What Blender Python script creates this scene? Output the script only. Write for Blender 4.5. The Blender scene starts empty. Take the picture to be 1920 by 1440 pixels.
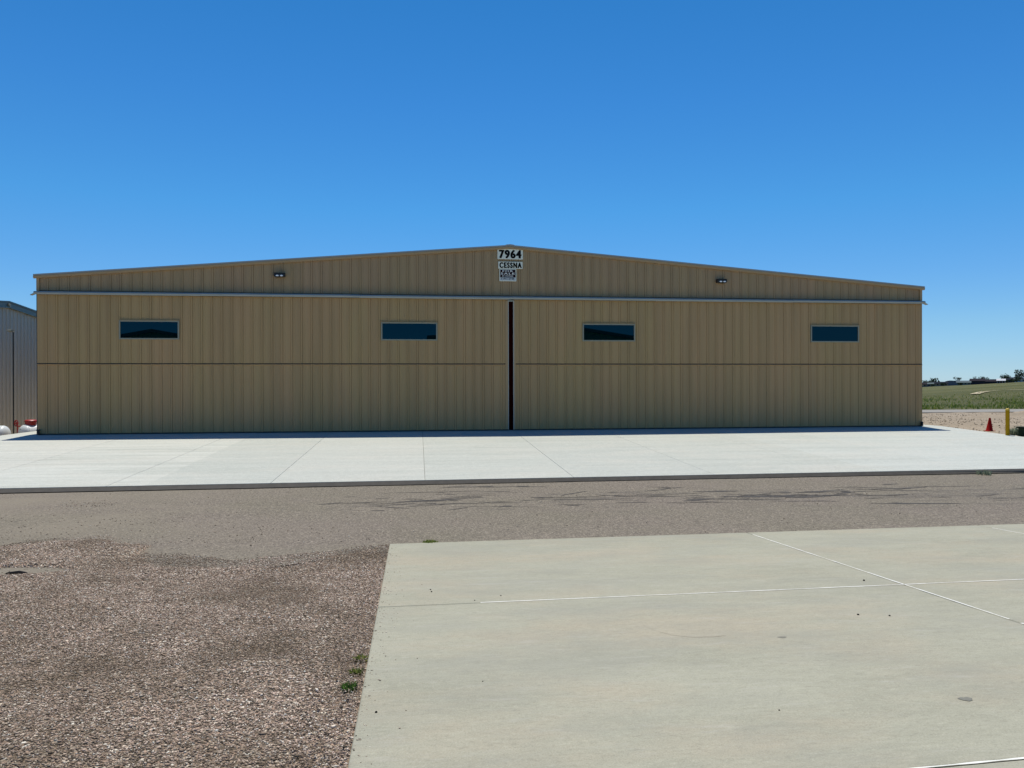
import bpy, math, random
import numpy as np
from mathutils import Vector, Matrix
R = math.radians
S = bpy.context.scene
C = S.collection
rnd = random.Random(7)
rng = np.random.default_rng(7)

# ------------------------------------------------------------------ camera, sky, sun, exposure
EYE = 1.56
cam_d = bpy.data.cameras.new('camera'); cam = bpy.data.objects.new('camera', cam_d); C.objects.link(cam)
cam_d.sensor_width = 36.0; cam_d.lens = 1443.0 / 1920.0 * 36.0
cam_d.clip_start = 0.05; cam_d.clip_end = 9000
yaw = R(6.92); roll = 0.00227
H_ = Vector((math.cos(yaw), -math.sin(yaw), 0)); F_ = Vector((math.sin(yaw), math.cos(yaw), 0)); U_ = Vector((0, 0, 1))
fw = (F_ - U_ * (2 / 1443.0)).normalized()
cx = (H_ - U_ * roll); cx = (cx - fw * cx.dot(fw)).normalized(); cy = cx.cross(fw)
cam.matrix_world = Matrix(((cx.x, cy.x, -fw.x, 0), (cx.y, cy.y, -fw.y, 0), (cx.z, cy.z, -fw.z, EYE), (0, 0, 0, 1)))
S.camera = cam

SUN_EL = R(72.5); SUN_AZ = R(6.0)          # behind the hangar, azimuth measured from +Y towards +X
w = bpy.data.worlds.new('World'); S.world = w; w.use_nodes = True
wn = w.node_tree.nodes; wl = w.node_tree.links
bg = wn['Background']; sky = wn.new('ShaderNodeTexSky'); sky.sky_type = 'NISHITA'
sky.sun_disc = False; sky.sun_elevation = SUN_EL; sky.sun_rotation = SUN_AZ
sky.altitude = 1700; sky.air_density = 1.0; sky.dust_density = 0.35; sky.ozone_density = 3.0
# the dry high-plains air: deepen the blue towards the zenith, cool the horizon
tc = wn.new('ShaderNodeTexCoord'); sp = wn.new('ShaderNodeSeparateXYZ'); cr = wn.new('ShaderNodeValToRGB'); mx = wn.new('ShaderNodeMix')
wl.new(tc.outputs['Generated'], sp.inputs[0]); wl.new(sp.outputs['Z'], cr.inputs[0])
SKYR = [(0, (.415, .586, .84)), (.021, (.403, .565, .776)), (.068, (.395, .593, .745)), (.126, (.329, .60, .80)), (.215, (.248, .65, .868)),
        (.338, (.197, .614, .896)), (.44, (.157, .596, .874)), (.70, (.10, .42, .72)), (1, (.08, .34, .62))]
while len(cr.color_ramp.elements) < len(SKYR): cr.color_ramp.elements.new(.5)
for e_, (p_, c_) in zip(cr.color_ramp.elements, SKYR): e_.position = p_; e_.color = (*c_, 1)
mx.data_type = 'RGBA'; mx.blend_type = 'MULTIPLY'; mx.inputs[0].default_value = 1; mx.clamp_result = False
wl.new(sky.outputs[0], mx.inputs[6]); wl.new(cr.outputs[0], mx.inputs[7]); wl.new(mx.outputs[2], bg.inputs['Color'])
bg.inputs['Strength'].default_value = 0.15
sd = bpy.data.lights.new('sun', 'SUN'); sd.energy = 4.4; sd.angle = R(0.53); sd.color = (1.0, 0.955, 0.85)
sun = bpy.data.objects.new('sun', sd); C.objects.link(sun)
sv = Vector((math.sin(SUN_AZ) * math.cos(SUN_EL), math.cos(SUN_AZ) * math.cos(SUN_EL), math.sin(SUN_EL)))
sun.rotation_euler = sv.to_track_quat('Z', 'Y').to_euler()
S.view_settings.view_transform = 'Standard'; S.view_settings.look = 'None'
S.view_settings.exposure = 0.0; S.view_settings.gamma = 1.0; S.view_settings.use_curve_mapping = False

# ------------------------------------------------------------------ helpers
def tag(o, label=None, cat=None, group=None, kind=None):
    if label: o['label'] = label
    if cat: o['category'] = cat
    if group: o['group'] = group
    if kind: o['kind'] = kind
    return o
def empty(name, loc, label, cat, group=None, rz=0):
    o = bpy.data.objects.new(name, None); C.objects.link(o); o.location = loc; o.rotation_euler = (0, 0, rz)
    o.empty_display_size = 0.2
    return tag(o, label, cat, group)
class MB:
    def __init__(s): s.v = []; s.f = []
    def quad(s, a, b, c, d):
        n = len(s.v); s.v += [a, b, c, d]; s.f.append((n, n+1, n+2, n+3))
    def poly(s, pts):
        n = len(s.v); s.v += list(pts); s.f.append(tuple(range(n, n+len(pts))))
    def box(s, x0, x1, y0, y1, z0, z1):
        n = len(s.v)
        s.v += [(x0,y0,z0),(x1,y0,z0),(x1,y1,z0),(x0,y1,z0),(x0,y0,z1),(x1,y0,z1),(x1,y1,z1),(x0,y1,z1)]
        for q in ((0,3,2,1),(4,5,6,7),(0,1,5,4),(1,2,6,5),(2,3,7,6),(3,0,4,7)): s.f.append(tuple(n+i for i in q))
    def prism(s, prof, a, b, axis='x'):
        """closed profile (list of 2D) extruded between a and b along an axis"""
        n = len(s.v); k = len(prof)
        for t in (a, b):
            for p, q in prof:
                s.v.append({'x': (t, p, q), 'y': (p, t, q), 'z': (p, q, t)}[axis])
        for i in range(k):
            j = (i+1) % k; s.f.append((n+i, n+j, n+k+j, n+k+i))
        s.f.append(tuple(n+i for i in reversed(range(k)))); s.f.append(tuple(n+k+i for i in range(k)))
    def tube(s, p0, p1, r0, r1=None, n=12, cap=True):
        r1 = r0 if r1 is None else r1
        p0 = Vector(p0); p1 = Vector(p1); d = (p1-p0).normalized()
        a = d.orthogonal().normalized(); b = d.cross(a); m = len(s.v)
        for p, r in ((p0, r0), (p1, r1)):
            for i in range(n):
                t = 2*math.pi*i/n; s.v.append(tuple(p + (a*math.cos(t)+b*math.sin(t))*r))
        for i in range(n):
            j = (i+1) % n; s.f.append((m+i, m+j, m+n+j, m+n+i))
        if cap: s.f.append(tuple(m+i for i in reversed(range(n)))); s.f.append(tuple(m+n+i for i in range(n)))
    def lathe(s, prof, o=(0,0,0), axis=(0,0,1), n=24):
        """profile of (radius, distance along axis)"""
        d = Vector(axis).normalized(); a = d.orthogonal().normalized(); b = d.cross(a); o = Vector(o); m = len(s.v)
        for r, h in prof:
            for i in range(n):
                t = 2*math.pi*i/n; s.v.append(tuple(o + d*h + (a*math.cos(t)+b*math.sin(t))*r))
        for k in range(len(prof)-1):
            for i in range(n):
                j = (i+1) % n; s.f.append((m+k*n+i, m+k*n+j, m+(k+1)*n+j, m+(k+1)*n+i))
        s.f.append(tuple(m+i for i in reversed(range(n)))); s.f.append(tuple(m+(len(prof)-1)*n+i for i in range(n)))
    def build(s, name, mat, parent=None, smooth=False, bevel=0, segs=2):
        me = bpy.data.meshes.new(name); me.from_pydata([tuple(v) for v in s.v], [], s.f); me.validate(); me.update()
        if mat: me.materials.append(mat)
        o = bpy.data.objects.new(name, me); C.objects.link(o)
        if parent: o.parent = parent
        if smooth:
            for p in me.polygons: p.use_smooth = True
            try: me.set_sharp_from_angle(angle=R(40))
            except Exception: pass
        if bevel:
            b = o.modifiers.new('bevel', 'BEVEL'); b.width = bevel; b.segments = segs; b.limit_method = 'ANGLE'
        return o
def np_mesh(name, verts, faces, mat, parent=None, smooth=False):
    me = bpy.data.meshes.new(name); k = faces.shape[1]
    me.vertices.add(len(verts)); me.vertices.foreach_set('co', np.asarray(verts, dtype=np.float32).ravel())
    me.loops.add(faces.size); me.loops.foreach_set('vertex_index', faces.astype(np.int32).ravel())
    me.polygons.add(len(faces)); me.polygons.foreach_set('loop_start', np.arange(0, faces.size, k, dtype=np.int32))
    me.polygons.foreach_set('loop_total', np.full(len(faces), k, dtype=np.int32))
    if smooth: me.polygons.foreach_set('use_smooth', np.ones(len(faces), dtype=bool))
    me.update(calc_edges=True); me.validate()
    if mat: me.materials.append(mat)
    o = bpy.data.objects.new(name, me); C.objects.link(o)
    if parent: o.parent = parent
    return o
def grid(name, X, Y, Z, mat, smooth=True):
    n, m = X.shape
    v = np.stack([X, Y, Z], -1).reshape(-1, 3)
    i = np.arange(n*m).reshape(n, m)
    f = np.stack([i[:-1,:-1], i[:-1,1:], i[1:,1:], i[1:,:-1]], -1).reshape(-1, 4)
    return np_mesh(name, v, f, mat, smooth=smooth)

# value noise for terrain heights
_T = rng.random((256, 256))
def vn(x, y, s):
    x = np.asarray(x)/s; y = np.asarray(y)/s
    xi = np.floor(x).astype(int); yi = np.floor(y).astype(int); fx = x-xi; fy = y-yi
    fx = fx*fx*(3-2*fx); fy = fy*fy*(3-2*fy)
    g = lambda a, b: _T[a % 256, b % 256]
    return (g(xi,yi)*(1-fx)+g(xi+1,yi)*fx)*(1-fy)+(g(xi,yi+1)*(1-fx)+g(xi+1,yi+1)*fx)*fy
def fbm(x, y, s, o=3): return sum((vn(x+17.3*k, y-9.1*k, s/2**k)-.5)/2**k for k in range(o))

# ------------------------------------------------------------------ material helpers
class NT:
    def __init__(s, name):
        s.m = bpy.data.materials.new(name); s.m.use_nodes = True; s.t = s.m.node_tree
        s.b = s.t.nodes['Principled BSDF']; s.co = s.t.nodes.new('ShaderNodeTexCoord')
    def n(s, kind, **kw):
        x = s.t.nodes.new(kind)
        for k, v in kw.items(): setattr(x, k, v)
        return x
    def link(s, a, b): s.t.links.new(a, b)
    def mapping(s, scale=(1,1,1), loc=(0,0,0), src='Object', rot=(0,0,0)):
        m = s.n('ShaderNodeMapping'); m.inputs['Scale'].default_value = scale; m.inputs['Location'].default_value = loc
        m.inputs['Rotation'].default_value = rot
        s.link(s.co.outputs[src], m.inputs['Vector']); return m.outputs[0]
    def noise(s, scale, detail=4, rough=.55, stretch=(1,1,1), loc=(0,0,0)):
        x = s.n('ShaderNodeTexNoise'); x.inputs['Scale'].default_value = scale; x.inputs['Detail'].default_value = detail
        x.inputs['Roughness'].default_value = rough; s.link(s.mapping(stretch, loc), x.inputs['Vector']); return x.outputs['Fac']
    def voro(s, scale, feature='F1', out='Color', stretch=(1,1,1), rnd_=1.0):
        x = s.n('ShaderNodeTexVoronoi', feature=feature); x.inputs['Scale'].default_value = scale
        x.inputs['Randomness'].default_value = rnd_
        s.link(s.mapping(stretch), x.inputs['Vector']); return x.outputs[out]
    def ramp(s, fac, stops, interp='LINEAR'):
        r = s.n('ShaderNodeValToRGB'); r.color_ramp.interpolation = interp
        e = r.color_ramp.elements
        while len(e) < len(stops): e.new(.5)
        for el, (p, c) in zip(e, stops):
            el.position = p; el.color = (c, c, c, 1) if isinstance(c, (int, float)) else (*c, 1)
        s.link(fac, r.inputs[0]); return r.outputs[0]
    def mix(s, fac, a, b, mode='MIX'):
        x = s.n('ShaderNodeMix', data_type='RGBA', blend_type=mode)
        for sock, val in ((x.inputs[0], fac), (x.inputs[6], a), (x.inputs[7], b)):
            if isinstance(val, (int, float)): sock.default_value = val
            elif isinstance(val, tuple): sock.default_value = (*val, 1)
            else: s.link(val, sock)
        return x.outputs[2]
    def math(s, op, a, b=None, c=None, clamp=False):
        x = s.n('ShaderNodeMath', operation=op); x.use_clamp = clamp
        for i, v in enumerate((a, b, c)):
            if v is None: continue
            if isinstance(v, (int, float)): x.inputs[i].default_value = v
            else: s.link(v, x.inputs[i])
        return x.outputs[0]
    def xyz(s):
        x = s.n('ShaderNodeSeparateXYZ'); s.link(s.co.outputs['Object'], x.inputs[0]); return x.outputs
    def bump(s, h, strength=.3, dist=.01):
        x = s.n('ShaderNodeBump'); x.inputs['Strength'].default_value = strength; x.inputs['Distance'].default_value = dist
        s.link(h, x.inputs['Height']); s.link(x.outputs[0], s.b.inputs['Normal'])
    def out(s, col, rough=.7, metal=0.0, spec=.5):
        for k, v in (('Base Color', col), ('Roughness', rough), ('Metallic', metal)):
            i = s.b.inputs[k]
            if isinstance(v, tuple): i.default_value = (*v, 1)
            elif isinstance(v, (int, float)): i.default_value = v
            else: s.link(v, i)
        s.b.inputs['Specular IOR Level'].default_value = spec
        return s.m
def paint(name, col, rough=.5, metal=0.0, var=.12, scale=3.0, spec=.5):
    t = NT(name); f = t.noise(scale, 5)
    c = t.mix(f, tuple(v*(1-var) for v in col), tuple(min(1, v*(1+var)) for v in col))
    return t.out(c, rough, metal, spec)

# painted tan sheet steel: slow warm/green drift, faint vertical dirt runs
def tan_sheet(name, col, streak=.10):
    t = NT(name)
    big = t.ramp(t.noise(.75, 3, .6, (1, 1, .22)), [(.38, 0), (.62, 1)])
    a = t.mix(big, (col[0]*1.035, col[1]*.985, col[2]*1.01), (col[0]*.975, col[1]*1.01, col[2]*.95))
    run = t.noise(3.0, 4, .6, (1, 1, .06))
    a = t.mix(t.ramp(run, [(.38, 0), (.75, 1)]), a, tuple(v*(1-streak*2) for v in col))
    fine = t.noise(14, 4, .6, (1, 1, .12)); a = t.mix(t.math('MULTIPLY', fine, .18), a, (col[0]*1.25, col[1]*1.2, col[2]*1.1))
    dirt = t.ramp(t.noise(1.6, 4, .65, (.5, 1, .5), (4, 0, 9)), [(.60, 0), (.78, 1)])
    a = t.mix(t.math('MULTIPLY', dirt, .16), a, (col[0]*.95, col[1]*.72, col[2]*.55))
    t.bump(t.noise(2.2, 2, .5, (1, 1, .35)), .40, .02)
    return t.out(a, .42, 0, .35)
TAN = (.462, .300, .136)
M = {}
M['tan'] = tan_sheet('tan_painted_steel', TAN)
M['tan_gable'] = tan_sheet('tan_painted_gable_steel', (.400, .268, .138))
M['tan_trim'] = paint('tan_trim_steel', (.44, .285, .135), .4, 0, .1, 1.2)
M['pale_trim'] = paint('pale_edge_trim', (.48, .44, .36), .45, 0, .1, 2)
M['dark_trim'] = paint('dark_brown_trim', (.055, .04, .03), .5)
M['galv'] = paint('galvanised_steel', (.37, .38, .335), .45, .35, .16, 1.6)
M['alu'] = paint('grey_aluminium', (.29, .285, .21), .5, .0, .08, 5)
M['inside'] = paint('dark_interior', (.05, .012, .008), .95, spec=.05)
M['black'] = paint('black_metal', (.012, .013, .015), .5)
M['white_lens'] = paint('frosted_lens', (.85, .86, .88), .25, 0, .02)
M['roof'] = paint('pale_roof_sheet', (.36, .34, .30), .45, .2, .1, .8)
t = NT('tinted_window_glass'); M['glass'] = t.out((.0003, .003, .004), .01, 0, .46); t.b.inputs['Specular Tint'].default_value = (.12, .66, 1, 1)
M['sign'] = paint('sign_white', (.80, .79, .64), .5, 0, .05, 6)
M['panel_ink'] = paint('sign_panel_lettering', (.78, .76, .70), .6, 0, .03)
M['ink'] = paint('sign_black', (.004, .004, .004), .8, 0, .05, spec=.08)
M['maroon'] = paint('sign_maroon_black', (.022, .006, .010), .8, 0, .6, 9, .1)

# --- sunlit pale apron concrete (swept along X)
def concrete(name, lo, hi, tones, speck, streakdir=(.12, 1, 1), blot=(.55, .50, .42), blotamt=.25, s1=2.2):
    t = NT(name); x, y, z = t.xyz()
    a = t.ramp(t.noise(s1, 6, .62, streakdir), [(.30, lo), (.70, hi)])
    fine = t.noise(9, 5, .7, (streakdir[0]*.8, 1.2, 1), (3, 5, 0))
    a = t.mix(t.math('MULTIPLY', t.ramp(fine, [(.42, 0), (.72, 1)]), .5), a, tuple(min(1, v*1.12) for v in hi))
    for (x0, x1, col, amt) in tones:
        msk = t.math('MULTIPLY', t.math('GREATER_THAN', x, x0), t.math('LESS_THAN', x, x1))
        a = t.mix(t.math('MULTIPLY', msk, amt), a, col)
    b = t.ramp(t.noise(.80, 9, .66, (.6, 1.3, 1), (8, 1, 0)), [(.47, 0), (.64, 1)])
    a = t.mix(t.math('MULTIPLY', b, blotamt), a, blot)
    sp = t.noise(speck, 3, .8)
    a = t.mix(t.ramp(sp, [(.28, .55), (.47, 0)]), a, tuple(v*.55 for v in lo))
    a = t.mix(t.ramp(sp, [(.54, 0), (.72, .60)]), a, tuple(min(1, v*1.4) for v in hi))
    s2 = t.noise(speck*.28, 4, .75, (.5, 1.3, 1), (5, 5, 0))
    a = t.mix(t.ramp(s2, [(.30, .34), (.46, 0)]), a, tuple(v*.6 for v in lo))
    a = t.mix(t.ramp(s2, [(.56, 0), (.72, .38)]), a, tuple(min(1, v*1.35) for v in hi))
    t.bump(t.noise(speck*1.3, 4, .7), .4, .004)
    return t, a
t, a = concrete('pale_new_concrete', (.385, .40, .35), (.575, .58, .52),
                [(-5.07, 9.77, (.41, .43, .385), .55), (9.77, 30, (.42, .455, .425), .40), (-13, -8.7, (.56, .55, .49), .35), (-2.8, .12, (.56, .55, .49), .22), (3.08, 6.03, (.41, .43, .40), .20), (12.0, 15.0, (.52, .55, .51), .25)], 60, (.10, 1.2, 1), (.56, .53, .46), .35)
M['apron'] = t.out(a, .8, 0, .3)
t, a = concrete('old_grey_green_concrete', (.311, .301, .228), (.378, .366, .281), [], 120, (.45, 1, 1), (.420, .353, .255), .50, 1.3)
x, y, z = t.xyz()
g = t.ramp(t.noise(1.0, 9, .68, (.6, 1.3, 1), (11, 4, 0)), [(.47, 0), (.64, 1)])
a = t.mix(t.math('MULTIPLY', g, .40), a, (.278, .275, .230))
sc = t.ramp(t.noise(7, 8, .8, (.35, 1.5, 1), (2, 7, 0)), [(.55, 0), (.66, 1)])
a = t.mix(t.math('MULTIPLY', sc, .38), a, (.44, .42, .36))
st = t.ramp(t.voro(2.3, 'F1', 'Distance', (.7, 1, 1)), [(.0, 1), (.035, .6), (.055, 0)])
stm = t.ramp(t.noise(.9, 2), [(.58, 0), (.62, 1)])
a = t.mix(t.math('MULTIPLY', t.math('MULTIPLY', st, stm), .22), a, (.20, .20, .17))
M['slab'] = t.out(a, .85, 0, .25)
t = NT('joint_filler_dark'); M['joint_dark'] = t.out(t.mix(t.noise(30, 4), (.10, .09, .075), (.22, .21, .18)), .95)
M['sealant'] = paint('white_joint_sealant', (.78, .77, .70), .6, 0, .2, 25)

# --- old asphalt with exposed aggregate, dark flush repairs streaked along the taxilane
t = NT('worn_asphalt'); x, y, z = t.xyz()
base = t.mix(t.ramp(t.noise(.55, 4, .6), [(.35, 0), (.66, 1)]), (.174, .157, .112), (.196, .170, .132))
base = t.mix(t.math('MULTIPLY', t.ramp(t.noise(.28, 3, .5, (1, 1.6, 1), (5, 2, 0)), [(.45, 0), (.62, 1)]), .6), base, (.198, .160, .138))
vc = t.n('ShaderNodeSeparateColor'); t.link(t.voro(75), vc.inputs[0])
ag = t.ramp(vc.outputs[0], [(0, (.06, .052, .042)), (.25, (.12, .102, .080)), (.60, (.19, .160, .125)), (.85, (.30, .25, .19)), (1, (.52, .46, .38))])
a = t.mix(.48, base, ag)
n1 = t.noise(26, 3, .85); a = t.mix(t.ramp(n1, [(.36, .60), (.49, 0)]), a, (.085, .075, .06))
a = t.mix(t.ramp(n1, [(.54, 0), (.67, .55)]), a, (.38, .33, .25))
# streaky tar marks
band = t.math('MULTIPLY', t.ramp(t.math('MULTIPLY_ADD', y, .125, -.0), [(.0, 0), (1, 1)]), 1)
yb = t.math('SUBTRACT', 1, t.math('ABSOLUTE', t.math('DIVIDE', t.math('SUBTRACT', t.math('MULTIPLY_ADD', x, .03, y), 13.0), 1.45)), None, True)
xb = t.ramp(t.math('MULTIPLY_ADD', x, .04, .5), [(.36, 0), (.50, .55), (.60, 1)])
stn = t.noise(2.3, 6, .68, (.30, 1.9, 1), (3.3, .4, 0))
thr = t.math('ADD', stn, t.math('MULTIPLY', t.math('SUBTRACT', t.math('MULTIPLY', yb, xb), 1.0), .22))
stm = t.ramp(thr, [(.475, 0), (.56, .6)])
rid = t.ramp(t.math('ABSOLUTE', t.math('SUBTRACT', t.noise(1.15, 5, .6, (.22, 1.5, 1), (9, 2, 0)), .5)), [(.0, 1), (.030, 0)])
msk = t.math('MULTIPLY', t.math('MULTIPLY', yb, xb), rid)
brk = t.ramp(t.noise(1.2, 3, .6, (.6, 1, 1), (1, 8, 0)), [(.46, 0), (.56, 1)])
stm = t.math('MAXIMUM', stm, t.math('MULTIPLY', t.math('MULTIPLY', t.math('MULTIPLY', msk, brk), 2.2, None, True), .9))
a = t.mix(t.math('MULTIPLY', stm, .45), a, (.060, .056, .055))
# fine washed dust over the left end
du = t.math('MULTIPLY', t.ramp(t.noise(.42, 4, .6, (.8, 1.5, 1), (0, 6, 0)), [(.40, 0), (.66, 1)]), t.ramp(t.math('MULTIPLY_ADD', x, .05, .5), [(.20, .75), (.48, 0)]))
a = t.mix(du, a, (.240, .207, .155))
t.bump(vc.outputs[1], .35, .004)
M['asphalt'] = t.out(a, .9, 0, .25)
M['asphalt_dark'] = paint('dark_asphalt', (.10, .098, .098), .9, 0, .3, 20)
M['edge_dark'] = paint('apron_edge_tar', (.064, .057, .047), .9, 0, .45, 9)

# --- decomposed pink granite gravel
PAL = [(0, (.06, .048, .035)), (.14, (.16, .122, .085)), (.33, (.325, .24, .172)), (.55, (.51, .36, .265)), (.70, (.40, .34, .255)), (.84, (.68, .51, .41)), (.94, (.88, .75, .59)), (1, (.90, .86, .75))]
def gravel(name, scale, mud=.45):
    t = NT(name); vc = t.n('ShaderNodeSeparateColor'); t.link(t.voro(scale), vc.inputs[0])
    a = t.ramp(vc.outputs[0], PAL)
    d = t.voro(scale, 'DISTANCE_TO_EDGE', 'Distance'); a = t.mix(t.ramp(d, [(0, .7), (.12, 0)]), a, (.09, .075, .06))
    m = t.ramp(t.noise(.75, 5, .62), [(.42, 0), (.62, 1)])
    a = t.mix(t.math('MULTIPLY', m, mud), a, (.17, .13, .08))
    t.bump(t.math('ADD', t.math('MULTIPLY', t.ramp(d, [(0, 0), (.3, 1)]), .7), vc.outputs[1]), .8, .012)
    return t.out(a, .92, 0, .2)
M['gravel'] = gravel('granite_gravel', 55)
t = NT('granite_stones'); gi = t.n('ShaderNodeNewGeometry')
a = t.ramp(gi.outputs['Random Per Island'], PAL)
m = t.ramp(t.noise(.75, 5, .62), [(.42, 0), (.62, 1)])
a = t.mix(t.math('MULTIPLY', m, .68), a, (.145, .108, .070))
M['stones'] = t.out(a, .9, 0, .25)
t = NT('pale_yard_gravel')
a = t.mix(t.ramp(t.noise(.5, 5, .65), [(.35, 0), (.65, 1)]), (.31, .255, .185), (.39, .32, .235))
a = t.mix(t.ramp(t.noise(7, 5, .8), [(.40, .7), (.55, 0)]), a, (.25, .20, .14))
a = t.mix(t.ramp(t.noise(2.6, 5, .7, (.5, 1.6, 1), (3, 1, 0)), [(.55, 0), (.68, .5)]), a, (.25, .19, .14))
t.bump(t.noise(9, 5, .8), .5, .03); M['yard'] = t.out(a, .95, 0, .2)
t = NT('prairie_soil'); t.bump(t.noise(1.2, 5, .7), .5, .1)
M['soil'] = t.out(t.mix(t.ramp(t.noise(.3, 6, .7), [(.4, 0), (.6, 1)]), (.20, .165, .12), (.12, .13, .065)), .95)
t = NT('prairie_grass')
a = t.mix(t.ramp(t.noise(.018, 5, .6, (.4, 1.6, 1)), [(.36, 0), (.62, 1)]), (.100, .105, .036), (.165, .155, .066))
a = t.mix(t.ramp(t.noise(.12, 6, .7, (.25, 1.2, 1), (3, 3, 0)), [(.52, 0), (.70, .6)]), a, (.062, .080, .026))
a = t.mix(t.ramp(t.noise(2.2, 5, .8), [(.40, .55), (.56, 0)]), a, (.055, .068, .025))
a = t.mix(t.ramp(t.noise(.05, 4, .6, (.2, 1.6, 1), (1, 9, 0)), [(.60, 0), (.70, .5)]), a, (.19, .175, .11))
t.bump(t.noise(3, 5, .8), 1.0, .25); M['grass'] = t.out(a, .95, 0, .15)
BLADE_RAMP = [(0, (.13, .18, .03)), (.5, (.22, .27, .055)), (.85, (.32, .33, .10)), (1, (.50, .44, .24))]
M['track'] = paint('dry_dirt_track', (.50, .42, .27), .95, 0, .2, .2)
M['leaf'] = None
def leafy(t, col):
    tr = t.n('ShaderNodeBsdfTranslucent'); mx_ = t.n('ShaderNodeMixShader'); mx_.inputs[0].default_value = .5
    t.link(col, tr.inputs[0]); t.link(t.b.outputs[0], mx_.inputs[1]); t.link(tr.outputs[0], mx_.inputs[2]); t.link(mx_.outputs[0], t.t.nodes['Material Output'].inputs['Surface'])
def leafmat(name, a, b):
    t = NT(name); gi = t.n('ShaderNodeNewGeometry'); c_ = t.ramp(gi.outputs['Random Per Island'], [(0, a), (1, b)]); t.out(c_, .85, 0, .2)
    if 'tree' not in name: leafy(t, c_)
    return t.m
t = NT('grass_blades'); gi = t.n('ShaderNodeNewGeometry'); c_ = t.ramp(gi.outputs['Random Per Island'], BLADE_RAMP); M['blades'] = t.out(c_, .8, 0, .1); leafy(t, c_)
M['leaf'] = leafmat('tree_leaves', (.016, .034, .018), (.055, .085, .04))
M['sage'] = leafmat('sagebrush_leaves', (.15, .19, .12), (.34, .38, .26))
M['bark'] = paint('bark', (.09, .065, .045), .95)

# ------------------------------------------------------------------ ground heights
def YB(x): return 9.80 + .030*np.clip(x, -10, 25)            # far edge of the near slab
def G(x, y):
    x = np.asarray(x, float); y = np.asarray(y, float); yb = YB(x)
    fg = .06 - .053*np.maximum(y, 0); zb = .06 - .053*yb - .012
    u = np.clip((y-yb)/(15.1-yb), 0, 1)
    z = np.where(y < yb, fg, zb + (-.405-zb)*u)
    z = np.where(y > 15.1, -.405 + np.clip((y-15.1)/10.1, 0, 1)*.335, z)
    az = np.degrees(np.arctan2(x, np.maximum(y, 1))); r = np.hypot(x, y)
    far = np.clip((r-55)/845, 0, 1)**.9
    tgt = np.clip(-3.84+(az-34.95)/5.6*5.3, -6, 9)
    yard = np.clip((y-27)/12, 0, 1)*(-.22)
    zz = np.where(y > 25.2, -.07+yard, z)
    zf = -.42 + far*(tgt+.42) + fbm(x, y, 70, 3)*.9*np.clip((r-75)/120, 0, 1)
    k = np.clip((y-47)/8, 0, 1); zz = zz*(1-k) + np.where(y > 47, zf, zz)*k
    drop = np.clip((-12.8-x)/2.0, 0, 1)*np.clip((y-21)/5, 0, 1)*np.clip((75-y)/20, 0, 1)
    return zz - drop*.95
def Gz(x, y): return float(G(np.array(x), np.array(y)))

# one ground sheet out to the horizon
xs = np.concatenate([-np.geomspace(3500, 62, 26), np.linspace(-60, 60, 81), np.geomspace(62, 3500, 60)])
ys = np.concatenate([-np.geomspace(3500, 42, 20), np.linspace(-40, 8, 17), np.linspace(9, 27, 37), np.linspace(28, 60, 33), np.geomspace(62, 3500, 70)])
X, Y = np.meshgrid(xs, ys)
tag(grid('ground', X, Y, G(X, Y)-.06 - .10*((Y > 8) & (Y < 27)), M['soil']), kind='structure')
# prairie beyond the road
xs = np.concatenate([-np.geomspace(3400, 62, 26), np.linspace(-60, 60, 41), np.geomspace(62, 3400, 110)])
ys = np.concatenate([np.linspace(46.9, 90, 40), np.geomspace(92, 3400, 110)])
X, Y = np.meshgrid(xs, ys)
tag(grid('field', X, Y, G(X, Y)+.02, M['grass']), kind='structure')
# far perimeter road and the pale yard in front of it
xs = np.linspace(-60, 160, 111)
ys = np.linspace(42.6, 46.7, 6); X, Y = np.meshgrid(xs, ys)
tag(grid('road', X, Y+.02*(X-30), G(X, Y+.02*(X-30))+.03, paint('grey_road_chipseal', (.27, .25, .215), .9, 0, .12, 1.5)), kind='structure')
X, Y = np.meshgrid(np.linspace(18.3, 80, 248), np.linspace(14.0, 44.2, 180))
lump = np.clip(1-np.abs(Y-36.5-1.3*np.sin(X*.4))/2.2, 0, 1)*np.clip((X-26)/5, 0, 1)
Z = G(X, Y) + .0 + fbm(X, Y, 1.6, 4)*.05 + lump*(.13+np.abs(fbm(X, Y, 1.0, 3))*.45) + np.clip((.5-np.abs(Y-41.5)/1.2), 0, 1)*.08
Z -= np.clip((Y-43.0), 0, 1)*.3
Z -= np.clip(1-(X-18.3)/.5, 0, 1)*.03
tag(grid('gravel_yard', X, Y, Z, M['yard']), kind='structure')
X, Y = np.meshgrid(np.linspace(-60, -12.5, 96), np.linspace(16, 45, 80))
tag(grid('side_yard', X, Y, G(X, Y)-.015+fbm(X, Y, 1.2, 3)*.03 - np.clip((X+13.0), 0, 1)*.05, M['yard']), kind='structure')

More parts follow.
